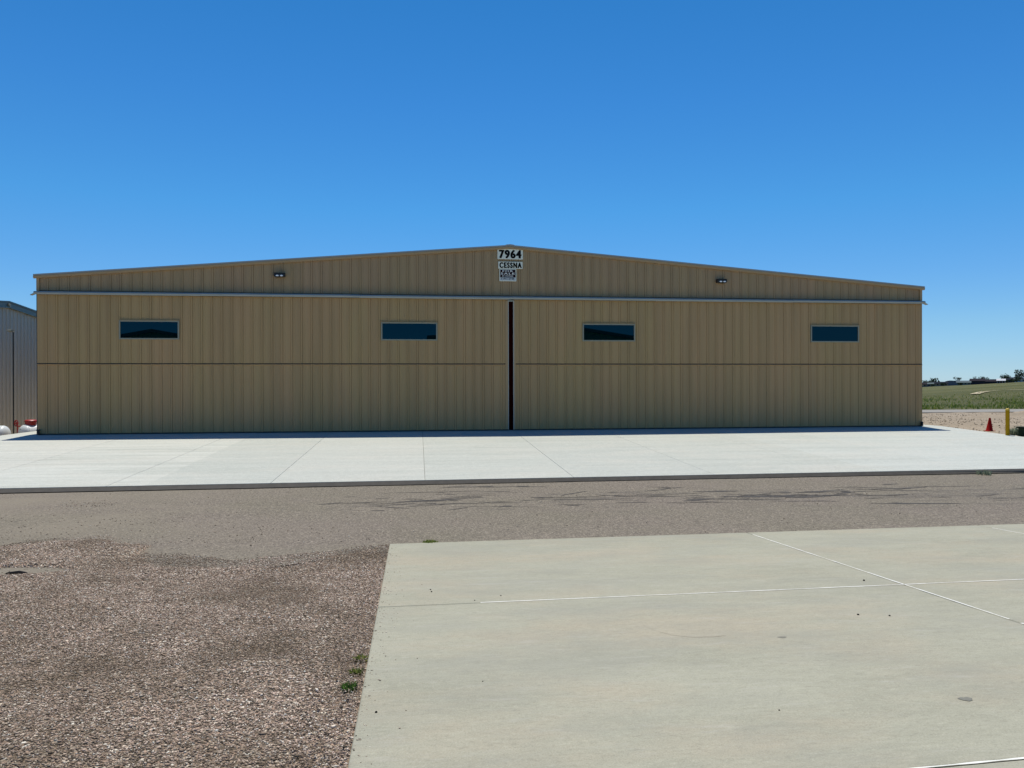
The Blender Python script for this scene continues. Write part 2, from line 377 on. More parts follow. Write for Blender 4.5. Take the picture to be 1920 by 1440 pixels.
# taxilane asphalt
def patch(xs, y0f, n=40):
    u = np.linspace(0, 1, n)[:, None]; xs = xs[None, :]; y0 = y0f(xs)+0*u
    Y = y0+(15.12-y0)*u; X = xs+0*Y
    Z = G(X, Y)-.008+fbm(X, Y, 3.0, 2)*.012*np.clip((15.1-Y), 0, 1)*np.clip(Y-YB(X), 0, 1)
    i = np.arange(X.size).reshape(X.shape)
    return np.stack([X, Y, Z], -1).reshape(-1, 3), np.stack([i[:-1,:-1], i[:-1,1:], i[1:,1:], i[1:,:-1]], -1).reshape(-1, 4)
va, fa = patch(np.linspace(-60, -.375, 220), lambda x: np.interp(x, [-60, -3, -1.2, -.375], [7.4, 7.4, 8.7, 9.25])); vb_, fb_ = patch(np.linspace(-.375, 90, 320), lambda x: YB(x)-.02)
tag(np_mesh('taxilane', np.concatenate([va, vb_]), np.concatenate([fa, fb_+len(va)]), M['asphalt'], smooth=True), kind='structure')

# dark crack-seal strokes drawn along the taxilane, one flush film
def asz(x, y): return G(x, y)-.008+fbm(x, y, 3.0, 2)*.012*np.clip((15.1-y), 0, 1)*np.clip(y-YB(x), 0, 1)
sm = MB(); cl = [(rnd.uniform(-1, 13.5), rnd.gauss(0, .62)) for _ in range(30)]
for k in range(150):
    c0 = rnd.choice(cl); x0 = c0[0]+rnd.gauss(0, .55); yy = min(14.6, 13.25-.055*x0+c0[1]+rnd.gauss(0, .20))
    if rnd.random() < .18: x0 = rnd.uniform(-2.6, 14)
    L_ = rnd.choice((.25, .4, .6, .9, 1.5)); wd = rnd.uniform(.007, .024)*(2.2 if rnd.random() < .2 else 1); n_ = int(L_/.05)+2; sl = rnd.gauss(-.02, .24); prev = None
    for i in range(n_+1):
        q = i/n_; xx = x0+L_*q; y1 = yy+sl*L_*q+.05*float(vn(xx, k*3.1, .22)-.5)+.02*float(vn(xx, k*1.7, .06)-.5)
        ww = wd*math.sin(math.pi*min(1, max(.03, q)))**.6*(.5+float(vn(xx, k*5.5, .08)))
        p = [(xx, y1-ww), (xx, y1+ww)]; cur = [(a_, b_, float(asz(np.array(a_), np.array(b_)))+.0035) for a_, b_ in p]
        if prev: sm.quad(prev[0], cur[0], cur[1], prev[1])
        prev = cur
sm.build('crack_seal', paint('crack_seal_tar', (.052, .046, .040), .8, 0, .35, 12), bpy.data.objects['taxilane'])

# hangar apron: thick slabs with saw-cut joints; the exposed front edge is tarred
def apz(y): return .033*(y-25.2) if y < 25.2 else 0.0
ap = MB(); jb = MB()
cuts = [-60] ; XL, XR = -12.6, 18.35
cuts = [XL, -8.70, -5.75, -2.80, .12, 3.08, 6.03, 9.02, 12.0, 15.0, XR]
def yfront(x): return 15.02+.012*(x+8)
gap = .004
rows = [None, 25.2, 29.0]
for i in range(len(cuts)-1):
    gap = .004 if i < 6 else .0015
    a_, b_ = cuts[i]+gap, cuts[i+1]-gap
    if i == 0: a_ = XL
    if i == len(cuts)-2: b_ = XR
    ya, yb_ = yfront(a_), yfront(b_)
    T = .10
    nv = len(ap.v)
    ap.v += [(a_, ya, apz(ya)-T), (b_, yb_, apz(yb_)-T), (b_, 25.2, -T), (a_, 25.2, -T), (a_, ya, apz(ya)), (b_, yb_, apz(yb_)), (b_, 25.2, 0), (a_, 25.2, 0)]
    for q in ((0,3,2,1),(4,5,6,7),(0,1,5,4),(1,2,6,5),(3,0,4,7)): ap.f.append(tuple(nv+k for k in q))
    ap.box(a_, b_, 25.2, 29.5, -T, -.0)
# flanking wing of the apron on the left, toward the neighbouring ramp
apron = ap.build('apron', M['apron']); tag(apron, kind='structure')
jm = MB()
jm.prism([(yfront(3)+.05, apz(15.1)-.02), (25.2, -.02), (25.2, -.09), (yfront(3)+.05, -.42)], XL+.05, XR-.05)
jm.build('joint_filler', M['joint_dark'], apron)
ed = MB(); lg = MB()
n_ = 120
for i in range(n_):
    xa = XL+(XR-XL)*i/n_; xb_ = XL+(XR-XL)*(i+1)/n_
    f0 = yfront(xa)-.012; f1 = yfront(xb_)-.012
    wa = .05+.05*vn(xa, 3, .35)+.12*max(0, min(1, (-xa+3)/9)); wb = .05+.05*vn(xb_, 3, .35)+.12*max(0, min(1, (-xb_+3)/9))
    ga, gb = Gz(xa, 14.9)+.012, Gz(xb_, 14.9)+.012
    lg.quad((xa, f0-wa, ga-.016), (xb_, f1-wb, gb-.016), (xb_, f1-.02, gb+.004), (xa, f0-.02, ga+.004))
    ed.quad((xa, f0-.035-wa*.7, ga-.004), (xb_, f1-.035-wb*.7, gb-.004), (xb_, f1+.004, apz(f1)-.006), (xa, f0+.004, apz(f0)-.006))
ed.build('apron_edge', M['edge_dark'], apron)

# near slab with sealed joints
def slab_left(y): return -.285-.0085*y
def jy1(x): return 6.41+.026*(x+.33)
def jy2(x): return 2.973+.049*x
def zs(y): return .06-.053*y if y > 0 else .06
g = .005
xj = [None, 4.39, 7.85, 11.0, 14.1, 17.2, 20.3, 24, 28, 32, 40]
rowf = [lambda x: -9.0, lambda x: -5.5, lambda x: -2.2, lambda x: 0.0 if False else .0, jy2, jy1, lambda x: float(YB(x))]
sb = MB()
for r in range(len(rowf)-1):
    lo, hi = rowf[r], rowf[r+1]
    for c in range(len(xj)-1):
        xr = xj[c+1]-g
        def L(y): return slab_left(y) if c == 0 else xj[c]+g
        # split in x so skewed edges stay straight; one quad is enough
        yl0 = lo(L(2)) + g; yl1 = hi(L(2)) - (g if r < len(rowf)-2 else 0); yr0 = lo(xr)+g; yr1 = hi(xr)-(g if r < len(rowf)-2 else 0)
        P = [(L(yl0), yl0), (xr, yr0), (xr, yr1), (L(yl1), yl1)]
        nv = len(sb.v); T = .12
        sb.v += [(px, py, zs(py)-T) for px, py in P] + [(px, py, zs(py)) for px, py in P]
        for q in ((0,3,2,1),(4,5,6,7),(0,1,5,4),(1,2,6,5),(2,3,7,6),(3,0,4,7)): sb.f.append(tuple(nv+k for k in q))
slab = sb.build('concrete_slab', M['slab'], bevel=.014, segs=3); tag(slab, kind='structure')
fb = MB()
for ya, yb_ in ((-8.9, 0.), (0., 9.7)):
    fb.prism([(ya, zs(ya)-.012), (yb_, zs(yb_)-.012), (yb_, zs(yb_)-.10), (ya, zs(ya)-.10)], -.24, 39.9)
fb.build('joint_filler', M['joint_dark'], slab)
def ribbon(pts, wfun):
    m = MB(); prev = None
    for (px, py), (nx, ny), on in pts:
        wd = wfun(px, py)
        cur = ((px-nx*wd, py-ny*wd, zs(py-ny*wd)+.0022), (px+nx*wd, py+ny*wd, zs(py+ny*wd)+.0022)) if on else None
        if cur and prev: m.quad(prev[0], prev[1], cur[1], cur[0])
        prev = cur
    return m
def wob(a, b): return .0028+.0064*float(vn(a, b, .11))+.003*float(vn(a, b, .03))
for fn, x0 in ((jy1, .15), (jy2, -.2)):
    pts = []
    for i in range(700):
        xx = x0+i*.03; j = .004*(float(vn(xx, 2.2, .25))-.5)
        on = not (xx < .5 and vn(xx, 5.5, .25) > .45) and vn(xx, 9.1, .5) < .93
        pts.append(((xx, fn(xx)+j), (0, 1), on))
    ribbon(pts, wob).build('joint_sealant', M['sealant'], slab)
for xx in (4.39, 7.85, 11.0, 14.1):
    pts = []
    for i in range(330):
        yy = .2+i*.029
        if yy > YB(xx)-.05: break
        j = .004*(float(vn(xx, yy, .25))-.5)
        pts.append(((xx+j, yy), (1, 0), vn(yy, xx*3, .4) < .9))
    ribbon(pts, wob).build('joint_sealant', M['sealant'], slab)

# ------------------------------------------------------------------ gravel bed left of the slab
bnd = np.array([(-60, 8.6), (-14, 9.3), (-9, 9.4), (-6.4, 9.9), (-5.2, 10.30), (-4.97, 10.60), (-4.65, 10.80), (-4.2, 10.85), (-3.97, 10.68), (-3.75, 10.30),
                (-3.30, 10.22), (-3.48, 9.95), (-3.40, 9.72), (-2.82, 9.40), (-2.19, 9.06), (-1.84, 9.05), (-1.40, 9.27), (-.94, 9.53), (-.30, 9.76)])
def ybound(x): return np.interp(x, bnd[:, 0], bnd[:, 1])
pud = [(-4.45, 8.62, .75, .26)]
def gz(x, y):
    d = ybound(x) + fbm(x, y, .5, 3)*.22 - y                   # distance inside the gravel
    base = G(x, y) - .030
    mound = .075*np.exp(-(((x+4.3)/1.5)**2+((y-9.9)/.75)**2)) + .03*np.exp(-(((x+2.4)/1.4)**2+((y-8.2)/.5)**2))
    z = base + mound + fbm(x, y, 1.3, 3)*.06 + .034*np.clip(d/.5, 0, 1)
    z = z - .06*np.clip(-d/.35, 0, 1) - .02*np.clip(1-d/.25, 0, 1)
    for px, py, ra, rb in pud:
        q = ((x-px)/ra)**2+((y-py)/rb)**2
        z = z - .16*np.clip(1.3-q, 0, 1)
    lim = G(x, y)-.006-.018*np.clip((9.2-y)/.9, 0, 1); wq = np.clip(1.4-(slab_left(y)-x)/.25, 0, 1)
    z = z - wq*np.maximum(0, z-lim)
    return z
xs = np.concatenate([-np.geomspace(60, 10.1, 30), np.linspace(-10, -.30, 260)])
ys = np.concatenate([np.linspace(-8.9, .6, 20), np.linspace(.7, 11.4, 290)])
X, Y = np.meshgrid(xs, ys)
tag(grid('gravel_ground', X, Y, gz(X, Y)-.004, M['gravel']), kind='structure')
# loose stones: jittered octahedra, thousands of them
def stones(name, px, py, size, zfun, mat, sink=.25, squash=.62, **kw):
    n = len(px)
    o = np.array([(1,0,0),(0,1,0),(-1,0,0),(0,-1,0),(0,0,1),(0,0,-1)], float)
    v = o[None] * (1 + (rng.random((n, 6, 1))-.5)*.7) + (rng.random((n, 6, 3))-.5)*.55
    an = rng.random(n)*6.283; c, s_ = np.cos(an)[:, None], np.sin(an)[:, None]
    el = .65+.7*rng.random((n, 1))
    xx = v[:, :, 0]*el; yy = v[:, :, 1]
    v = np.stack([xx*c-yy*s_, xx*s_+yy*c, v[:, :, 2]*squash], -1)*size[:, None, None]
    z = zfun(px, py) + size*squash*(1-sink)*.8
    v += np.stack([px, py, z], -1)[:, None, :]
    fc = np.array([(0,1,4),(1,2,4),(2,3,4),(3,0,4),(1,0,5),(2,1,5),(3,2,5),(0,3,5)])
    f = (fc[None] + (np.arange(n)*6)[:, None, None]).reshape(-1, 3)
    return tag(np_mesh(name, v.reshape(-1, 3), f, mat), **kw)
def scatter(n, xfun, y0, y1):
    y = y0+(y1-y0)*rng.random(n); a, b = xfun(y); x = a+(b-a)*rng.random(n); return x, y
left = lambda y: (-.72*y-.8, slab_left(y)-.004)
P = []
for n, y0, y1, smin, smax in ((90000, 2.2, 5.2, .0030, .0078), (90000, 5.0, 8.0, .0042, .0085), (60000, 7.8, 11.1, .0055, .010), (2200, 2.0, 9.0, .008, .014)):
    x, y = scatter(n, left, y0, y1)
    P.append((x, y, smin+(smax-smin)*rng.random(n)**1.8))
x = np.concatenate([p[0] for p in P]); y = np.concatenate([p[1] for p in P]); s = np.concatenate([p[2] for p in P])
d = ybound(x)+fbm(x, y, .5, 3)*.22-y
keep = (d > .05*rng.standard_normal(len(d))) | (rng.random(len(d)) < .010)
for px, py, ra, rb in pud: keep &= (((x-px)/ra)**2+((y-py)/rb)**2 > .75+.25*rng.random(len(x))) | (rng.random(len(x)) < .04)
x, y, s = x[keep], y[keep], s[keep]
top = lambda a, b: np.maximum(gz(a, b)-.004, G(a, b)-.008)
stones('loose_gravel', x, y, s, top, M['stones'], label='loose pinkish grey granite gravel beside the near slab', cat='gravel', kind='stuff')
# grit kicked over the asphalt
x = np.concatenate([-9+19*rng.random(900), -6.5+4.5*rng.random(700), -5.9+.9*rng.random(260)]); y = np.concatenate([9.9+5*rng.random(900), 10.2+2.4*rng.random(700)**1.6, 13.45+.35*rng.standard_normal(260)*.5])
s = .004+.008*rng.random(len(x))**2; y = np.maximum(y, YB(x)+.05); k = y < 14.8
stones('asphalt_grit', x[k], y[k], s[k], lambda a, b: G(a, b)-.006, M['stones'], label='scattered dark grit lying on the asphalt taxilane', cat='grit', kind='stuff')
# stones in the yard on the right
n = 9000; x = 18.5+24*rng.random(n); y = 15+26*rng.random(n); s = .008+.030*rng.random(n)**3
stones('yard_stones', x, y, s, lambda a, b: G(a, b)+fbm(a, b, 1.6, 4)*.05, M['yard'], squash=.8, label='pale rubble strewn over the gravel yard right of the hangar', cat='rubble', kind='stuff')
n = 900; y = 15.5+10.5*rng.random(n); x = 18.42+.25*rng.random(n)**2; s = .012+.035*rng.random(n)**2
stones('edge_rubble', x, y, s, lambda a, b: G(a, b)+.0, M['stones'], squash=.8, label='grey rubble along the right edge of the apron', cat='rubble', kind='stuff')

n = 520; y = 1.0+8.5*rng.random(n); x = slab_left(y)+.012+.07*rng.exponential(1, n); s = .0022+.0045*rng.random(n)**2
stones('spilled_grit', x, y, s, lambda a, b: .06-.053*b-.001, M['stones'], label='grit spilled from the gravel onto the slab edge', cat='grit', kind='stuff')
# small dark pebbles on the near slab, one object each
peb_l = ['tiny dark pebble on the near slab just past the first sealed joint', 'tiny dark pebble touching its twin near the slab joint', None]
pebs = [(.102, 7.001, .011, 'small dark pebble on the near slab, farther of a close pair beyond the sealed joint'),
        (.11, 6.911, .012, 'small dark pebble on the near slab, nearer of a close pair beyond the sealed joint'),
        (.468, 6.518, .009, 'small dark pebble lying right at the long sealed joint'),
        (.706, 6.66, .009, 'small dark pebble just beyond the sealed joint, right of the one at the joint'),
        (-.224, 4.063, .011, 'black pebble closest to the gravel on the near slab'),
        (.366, 4.462, .006, 'tiny black pebble alone in the left middle of the near slab'),
        (4.13, 6.745, .016, 'dark pebble beside the crossing of two sealed joints'),
        (3.36, 5.568, .013, 'dark pebble left of another below the joint crossing'),
        (3.577, 5.501, .012, 'dark pebble right of another below the joint crossing'),
        (1.852, 3.792, .007, 'dark pebble in the bottom middle of the near slab')]
for i, (x, y, s, l) in enumerate(pebs):
    s *= .68; m = MB(); m.lathe([(.2*s, 0), (.8*s, .15*s), (s, .5*s), (.7*s, .9*s), (.25*s, 1.05*s)], (x, y, zs(y)-.0005), (.05, .08, 1), 7)
    for k in range(len(m.v)):
        a_ = m.v[k]; m.v[k] = (a_[0]+s*.25*(rnd.random()-.5), a_[1]+s*.25*(rnd.random()-.5), a_[2]+s*.1*rnd.random())
    tag(m.build('pebble', M['ink'], smooth=True), l, 'pebble', 'pebbles on the near slab')
m = MB(); m.prism([(-.10, 0), (-.07, .010), (.02, .016), (.09, .008), (.12, 0)], 8.50, 8.55, 'y'); dz = Gz(-4.2, 8.5)-.006
m.v = [(p[0]-4.15, p[1]+.02*math.sin(p[0]*40), p[2]+dz) for p in m.v]
tag(m.build('debris', M['ink']), 'thin black scrap of debris lying on the bare patch within the gravel', 'debris')
m = MB(); pts = []
for k in range(26):
    a_ = k/26*6.283; rr = 1+.12*math.sin(3*a_)+.08*math.sin(7*a_+1); pts.append((2.909+.036*rr*math.cos(a_), 3.802+.028*rr*math.sin(a_), zs(3.802+.028*rr*math.sin(a_))+.0025))
m.poly(pts)
sc_ = MB(); SC = [(1.638, 5.69), (1.641, 5.533), (1.689, 5.363), (1.766, 5.238), (1.89, 5.165), (2.045, 5.154), (2.13, 5.17)]; prev = None
for i in range(60):
    q = i/59*(len(SC)-1); k = min(int(q), len(SC)-2); f_ = q-k; xx = SC[k][0]*(1-f_)+SC[k+1][0]*f_; yy = SC[k][1]*(1-f_)+SC[k+1][1]*f_; ww = .0026*(.4+float(vn(i, 2, 4)))
    cur = ((xx, yy-ww, zs(yy-ww)+.0015), (xx, yy+ww, zs(yy+ww)+.0015))
    if prev: sc_.quad(prev[0], cur[0], cur[1], prev[1])
    prev = cur
sc_.build('scuff_mark', paint('tyre_scuff', (.325, .275, .21), .85, 0, .2, 20), slab)
p2 = MB(); p2.poly([(2.501+.03*(1+.3*math.sin(3*a_))*math.cos(a_), 5.071+.02*math.sin(a_), zs(5.071+.02*math.sin(a_))+.0016) for a_ in [k*.45 for k in range(14)]]); p2.build('oil_stain', paint('small_stain', (.2, .19, .15), .85), slab)
m.build('oil_stain', paint('old_oil_stain', (.185, .18, .145), .8, 0, .3, 60), slab)

# ------------------------------------------------------------------ foliage helpers
def blades(name, spots, mat, label, cat, h, wdt, parent=None, lean=.35, kind=None, group=None, zf=None):
    """spots: arrays x, y; one tapered bent blade each"""
    x, y = spots; n = len(x); hh = h[0]+(h[1]-h[0])*rng.random(n); an = rng.random(n)*6.283
    z = zf(x, y); w_ = wdt*(.6+.8*rng.random(n)); la = rng.random(n)*6.283; ln = lean*hh*rng.random(n)
    dx, dy = np.cos(an)*w_/2, np.sin(an)*w_/2; lx, ly = np.cos(la)*ln, np.sin(la)*ln
    v = np.stack([np.stack([x-dx, y-dy, z], -1), np.stack([x+dx, y+dy, z], -1),
                  np.stack([x+dx*.7+lx*.35, y+dy*.7+ly*.35, z+hh*.6], -1), np.stack([x+lx, y+ly, z+hh], -1), np.stack([x-dx*.7+lx*.35, y-dy*.7+ly*.35, z+hh*.6], -1)], 1)
    f = (np.array([(0,1,2,4),(4,2,3,3)])[None, :1] + (np.arange(n)*5)[:, None, None]).reshape(-1, 4)
    f3 = (np.array([(4,2,3)])[None] + (np.arange(n)*5)[:, None, None]).reshape(-1, 3)
    me = bpy.data.meshes.new(name); me.from_pydata(v.reshape(-1, 3).tolist(), [], f.tolist()+f3.tolist()); me.update(); me.materials.append(mat)
    o = bpy.data.objects.new(name, me); C.objects.link(o); o.parent = parent
    return tag(o, label, cat, group, kind)
# tall grass verge past the road
n = 42000; x = 10+75*rng.random(n); y = 47.4+60*rng.random(n)**1.6
k = (fbm(x, y, 6, 3)*1.6 + .62 - np.abs(y-56)/34 > .35+.3*rng.random(n)) | (rng.random(n) < .10)
x, y = x[k], y[k]
blades('tall_grass', (x, y), M['blades'], 'tall bright green grass verge beyond the far road', 'grass', (.06, .30), .08, kind='stuff', zf=lambda a, b: G(a, b)+.01)
# weeds at the slab edges: each clump a thing
def clump(name, cx_, cy_, r, n, h, w_, mat, label, cat, zf, lean=.8):
    a_ = rng.random(n)*6.283; q = r*np.sqrt(rng.random(n))
    return blades(name, (cx_+q*np.cos(a_), cy_+q*np.sin(a_)), mat, label, cat, h, w_, lean=lean, zf=zf)
gs = lambda a, b: gz(a, b)
M['weed2'] = leafmat('weed_leaves', (.14, .20, .03), (.34, .36, .10))
clump('weed', -.372, 5.05, .038, 100, (.012, .038), .011, M['weed2'], 'yellowish weed at the slab edge, farthest of three in the gravel', 'weed', gs)
clump('weed', -.385, 4.78, .040, 130, (.014, .042), .011, M['blades'], 'green weed at the slab edge, middle of three in the gravel', 'weed', gs)
clump('weed', -.400, 4.50, .048, 150, (.014, .05), .011, leafmat('dark_weed_leaves', (.05, .12, .02), (.13, .24, .05)), 'darkest and largest weed at the slab edge, nearest of three in the gravel', 'weed', gs)
clump('grass_tuft', .14, 9.85, .10, 170, (.008, .03), .012, M['weed2'], 'low grass tuft at the far edge of the near slab', 'grass tuft', lambda a, b: G(a, b))
clump('grass_tuft', 11.9, 15.0, .14, 110, (.05, .12), .016, M['sage'], 'dry grass tuft growing at the front edge of the apron', 'grass tuft', lambda a, b: G(a, b))
clump('sagebrush', 19.12, 22.75, .20, 500, (.05, .24), .022, M['sage'], 'grey green bush behind the yellow bollard', 'bush', lambda a, b: G(a, b), lean=1.0)
clump('weed', 19.2, 22.62, .10, 200, (.05, .34), .02, M['sage'], 'thin dry weed right behind the yellow bollard', 'weed', lambda a, b: G(a, b))

# ------------------------------------------------------------------ the hangar
YF = 25.2; X0, X1 = -11.605, 17.595; XA = 2.995; ZE = 4.90; ZA = 6.07
def roofz(x): return ZA - (ZA-ZE)*abs(x-XA)/(XA-X0)
hg = empty('hangar', (XA, YF, 0), 'wide tan ribbed metal hangar with closed sliding doors and low gable', 'hangar')
def H(b): # move hangar parts into its frame
    b.v = [(p[0]-XA, p[1]-YF, p[2]) for p in b.v]; return b
PITCH = .3048
def rib_profile(xa, xb, ph=0.0, rib=.025, dirn=-1):
    """list of (x, offset) of an R panel: a tall rib each foot with two shallow ones between"""
    pts = []
    k = math.floor((xa-ph)/PITCH)-1
    base = [(-.042, 0), (-.039, -.005), (-.033, -.005), (-.030, 0), (-.018, rib*.8), (.018, rib*.8), (.030, 0), (.033, -.008), (.041, -.008), (.043, 0), (.088, 0), (.094, .005), (.106, .005), (.112, 0), (.193, 0), (.199, .005), (.211, .005), (.217, 0)]
    while ph+k*PITCH < xb+PITCH:
        for dx, d in base: pts.append((ph+k*PITCH+dx, d))
        k += 1
    return pts
def clip_profile(pts, xa, xb, extra=()):
    xs_ = [p[0] for p in pts]; ds = [p[1] for p in pts]
    q = sorted(set([xa, xb]+[x for x in xs_ if xa < x < xb]+[e for e in extra if xa < e < xb]))
    return [(x, float(np.interp(x, xs_, ds))) for x in q]
def ribbed(mb, xa, xb, zlo, zhi, y, holes=(), ph=0.0, rib=.025, extra=()):
    """front-facing (-Y) ribbed sheet; holes = (x0, x1, z0, z1)"""
    ex = [e for h in holes for e in h[:2]]+list(extra)
    pr = clip_profile(rib_profile(xa, xb, ph, rib), xa, xb, ex)
    for (a_, da), (b_, db) in zip(pr[:-1], pr[1:]):
        mid = (a_+b_)/2; segs = [(zlo, zhi)]
        for h in holes:
            if h[0] <= mid <= h[1]: segs = [(zlo, lambda x, h=h: h[2]), (lambda x, h=h: h[3], zhi)]
        for lo, hi in segs:
            mb.quad((a_, y-da, lo(a_)), (b_, y-db, lo(b_)), (b_, y-db, hi(b_)), (a_, y-da, hi(a_)))
cst = lambda v: (lambda x: v)
# gable wall band
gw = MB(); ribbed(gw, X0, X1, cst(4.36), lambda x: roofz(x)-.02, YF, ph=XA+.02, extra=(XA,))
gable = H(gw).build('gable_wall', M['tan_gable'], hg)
# flat corner strips either side of the gable band and the jambs below
for a_, b_ in ((X0-.012, X0+.07), (X1-.07, X1+.012)):
    jb = MB(); jb.box(a_, b_, YF-.045, YF+.02, 4.42, ZE-.02); H(jb).build('corner_trim', M['tan_trim'], hg)
jb = MB(); jb.box(X0-.02, X0+.03, YF-.02, YF+.10, 0, 4.36); H(jb).build('door_jamb', M['dark_trim'], hg)
jb = MB(); jb.box(X1-.03, X1+.02, YF-.02, YF+.10, 0, 4.36); H(jb).build('door_jamb', M['dark_trim'], hg)
# side and rear walls
DEP = 18.5
sw = MB()
for sx, xx in ((-1, X0), (1, X1)):
    pr = clip_profile(rib_profile(YF+.1, YF+DEP, YF), YF+.1, YF+DEP)
    for (a_, da), (b_, db) in zip(pr[:-1], pr[1:]):
        q = [(xx+sx*da, a_, -.15), (xx+sx*db, b_, -.15), (xx+sx*db, b_, ZE-.03), (xx+sx*da, a_, ZE-.03)]
        sw.quad(*(q if sx > 0 else q[::-1]))
    o = H(sw).build('side_wall', M['tan'], hg); sw = MB()
rw = MB(); rw.poly([(X1, YF+DEP, -.15), (X0, YF+DEP, -.15), (X0, YF+DEP, ZE), (XA, YF+DEP, ZA), (X1, YF+DEP, ZE)])
H(rw).build('rear_wall', M['tan'], hg)
# interior lining so that the slot between the doors looks into a dark shed
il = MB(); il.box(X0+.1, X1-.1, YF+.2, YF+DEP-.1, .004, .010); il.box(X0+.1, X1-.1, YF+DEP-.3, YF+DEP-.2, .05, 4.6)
H(il).build('interior_floor', M['inside'], hg)
# roof: two ribbed planes with thickness
for sgn in (-1, 1):
    rf = MB(); xe = (X0-.085) if sgn < 0 else (X1+.085)
    za = roofz(XA)+.03; ze = roofz(xe)+.03
    y0, y1 = YF-.085, YF+DEP+.1
    P = [(xe, y0), (XA, y0), (XA, y1), (xe, y1)] if sgn < 0 else [(XA, y0), (xe, y0), (xe, y1), (XA, y1)]
    n0 = len(rf.v); zz = lambda x: za if x == XA else ze
    rf.v += [(p[0], p[1], zz(p[0])-.045) for p in P]+[(p[0], p[1], zz(p[0])) for p in P]
    for q in ((0,3,2,1),(4,5,6,7),(0,1,5,4),(1,2,6,5),(2,3,7,6),(3,0,4,7)): rf.f.append(tuple(n0+i for i in q))
    roof = H(rf).build('roof', M['roof'], hg)
    # rake trim below it, with a returned drip lip
    rk = MB()
    a0, a1 = (xe, XA) if sgn < 0 else (XA, xe)
    def seg(ax, bx, ya, yb_, t0, t1):
        n1 = len(rk.v); A = zz(ax)-t0; B = zz(bx)-t0; A1 = zz(ax)-t1; B1 = zz(bx)-t1
        rk.v += [(ax,ya,A1),(bx,ya,B1),(bx,yb_,B1),(ax,yb_,A1),(ax,ya,A),(bx,ya,B),(bx,yb_,B),(ax,yb_,A)]
        for q in ((0,3,2,1),(4,5,6,7),(0,1,5,4),(1,2,6,5),(2,3,7,6),(3,0,4,7)): rk.f.append(tuple(n1+i for i in q))
    seg(a0, a1, YF-.080, YF-.005, .047, .128); seg(a0, a1, YF-.092, YF-.080, .060, .100)
    H(rk).build('rake_trim', M['tan_trim'], hg)
rd = MB(); rd.prism([(XA-.14, ZA+.022), (XA, ZA+.034), (XA+.14, ZA+.022), (XA+.14, ZA+.030), (XA, ZA+.044), (XA-.14, ZA+.030)], YF-.10, YF+DEP+.12, 'y')
H(rd).build('ridge_cap', M['tan_trim'], hg)
# door track hood
th = MB()
prof = [(YF-.005, 4.418), (YF-.215, 4.385), (YF-.235, 4.345), (YF-.225, 4.292), (YF-.19, 4.292), (YF-.18, 4.34), (YF-.005, 4.36)]
for i in range(6):     # six lengths butted together, each a hair out of line
    a_ = X0-.01+(X1-X0+.02)*i/6; b_ = X0-.01+(X1-X0+.02)*(i+1)/6-.004; dz = (0, .004, -.003, .002, -.003, .003)[i]
    th.prism([(p[0]-.002*(i % 2), p[1]+dz) for p in reversed(prof)], a_, b_)
track = H(th).build('door_track', M['galv'], hg)
for xx, sg in ((X0-.01, -1), (X1+.01, 1)):
    m = MB(); n1 = [(xx, YF-.22, 4.33), (xx+sg*.11, YF-.20, 4.285), (xx+sg*.11, YF-.06, 4.285), (xx, YF-.06, 4.33)]
    m.poly(n1 if sg > 0 else n1[::-1]); lo = [(p[0], p[1], p[2]-.018) for p in n1]; m.poly(lo[::-1] if sg > 0 else lo)
    for i in range(4): m.quad(n1[i], n1[(i+1) % 4], lo[(i+1) % 4], lo[i])
    H(m).build('track_end', M['galv'], track)
# flashing between gable sheet and hood
fl = MB(); fl.box(X0, X1, YF-.038, YF-.008, 4.422, 4.436); H(fl).build('gable_flashing', M['dark_trim'], hg)
ws = MB(); ws.box(2.90, 3.13, YF+.10, YF+.12, .012, 4.3); H(ws).build('weather_seal', paint('maroon_rubber', (.045, .004, .003), .95, spec=.02), hg)
bl = MB(); bl.box(2.90, 3.12, YF-.12, YF-.05, 4.235, 4.275); H(bl).build('centre_bracket', M['galv'], hg)

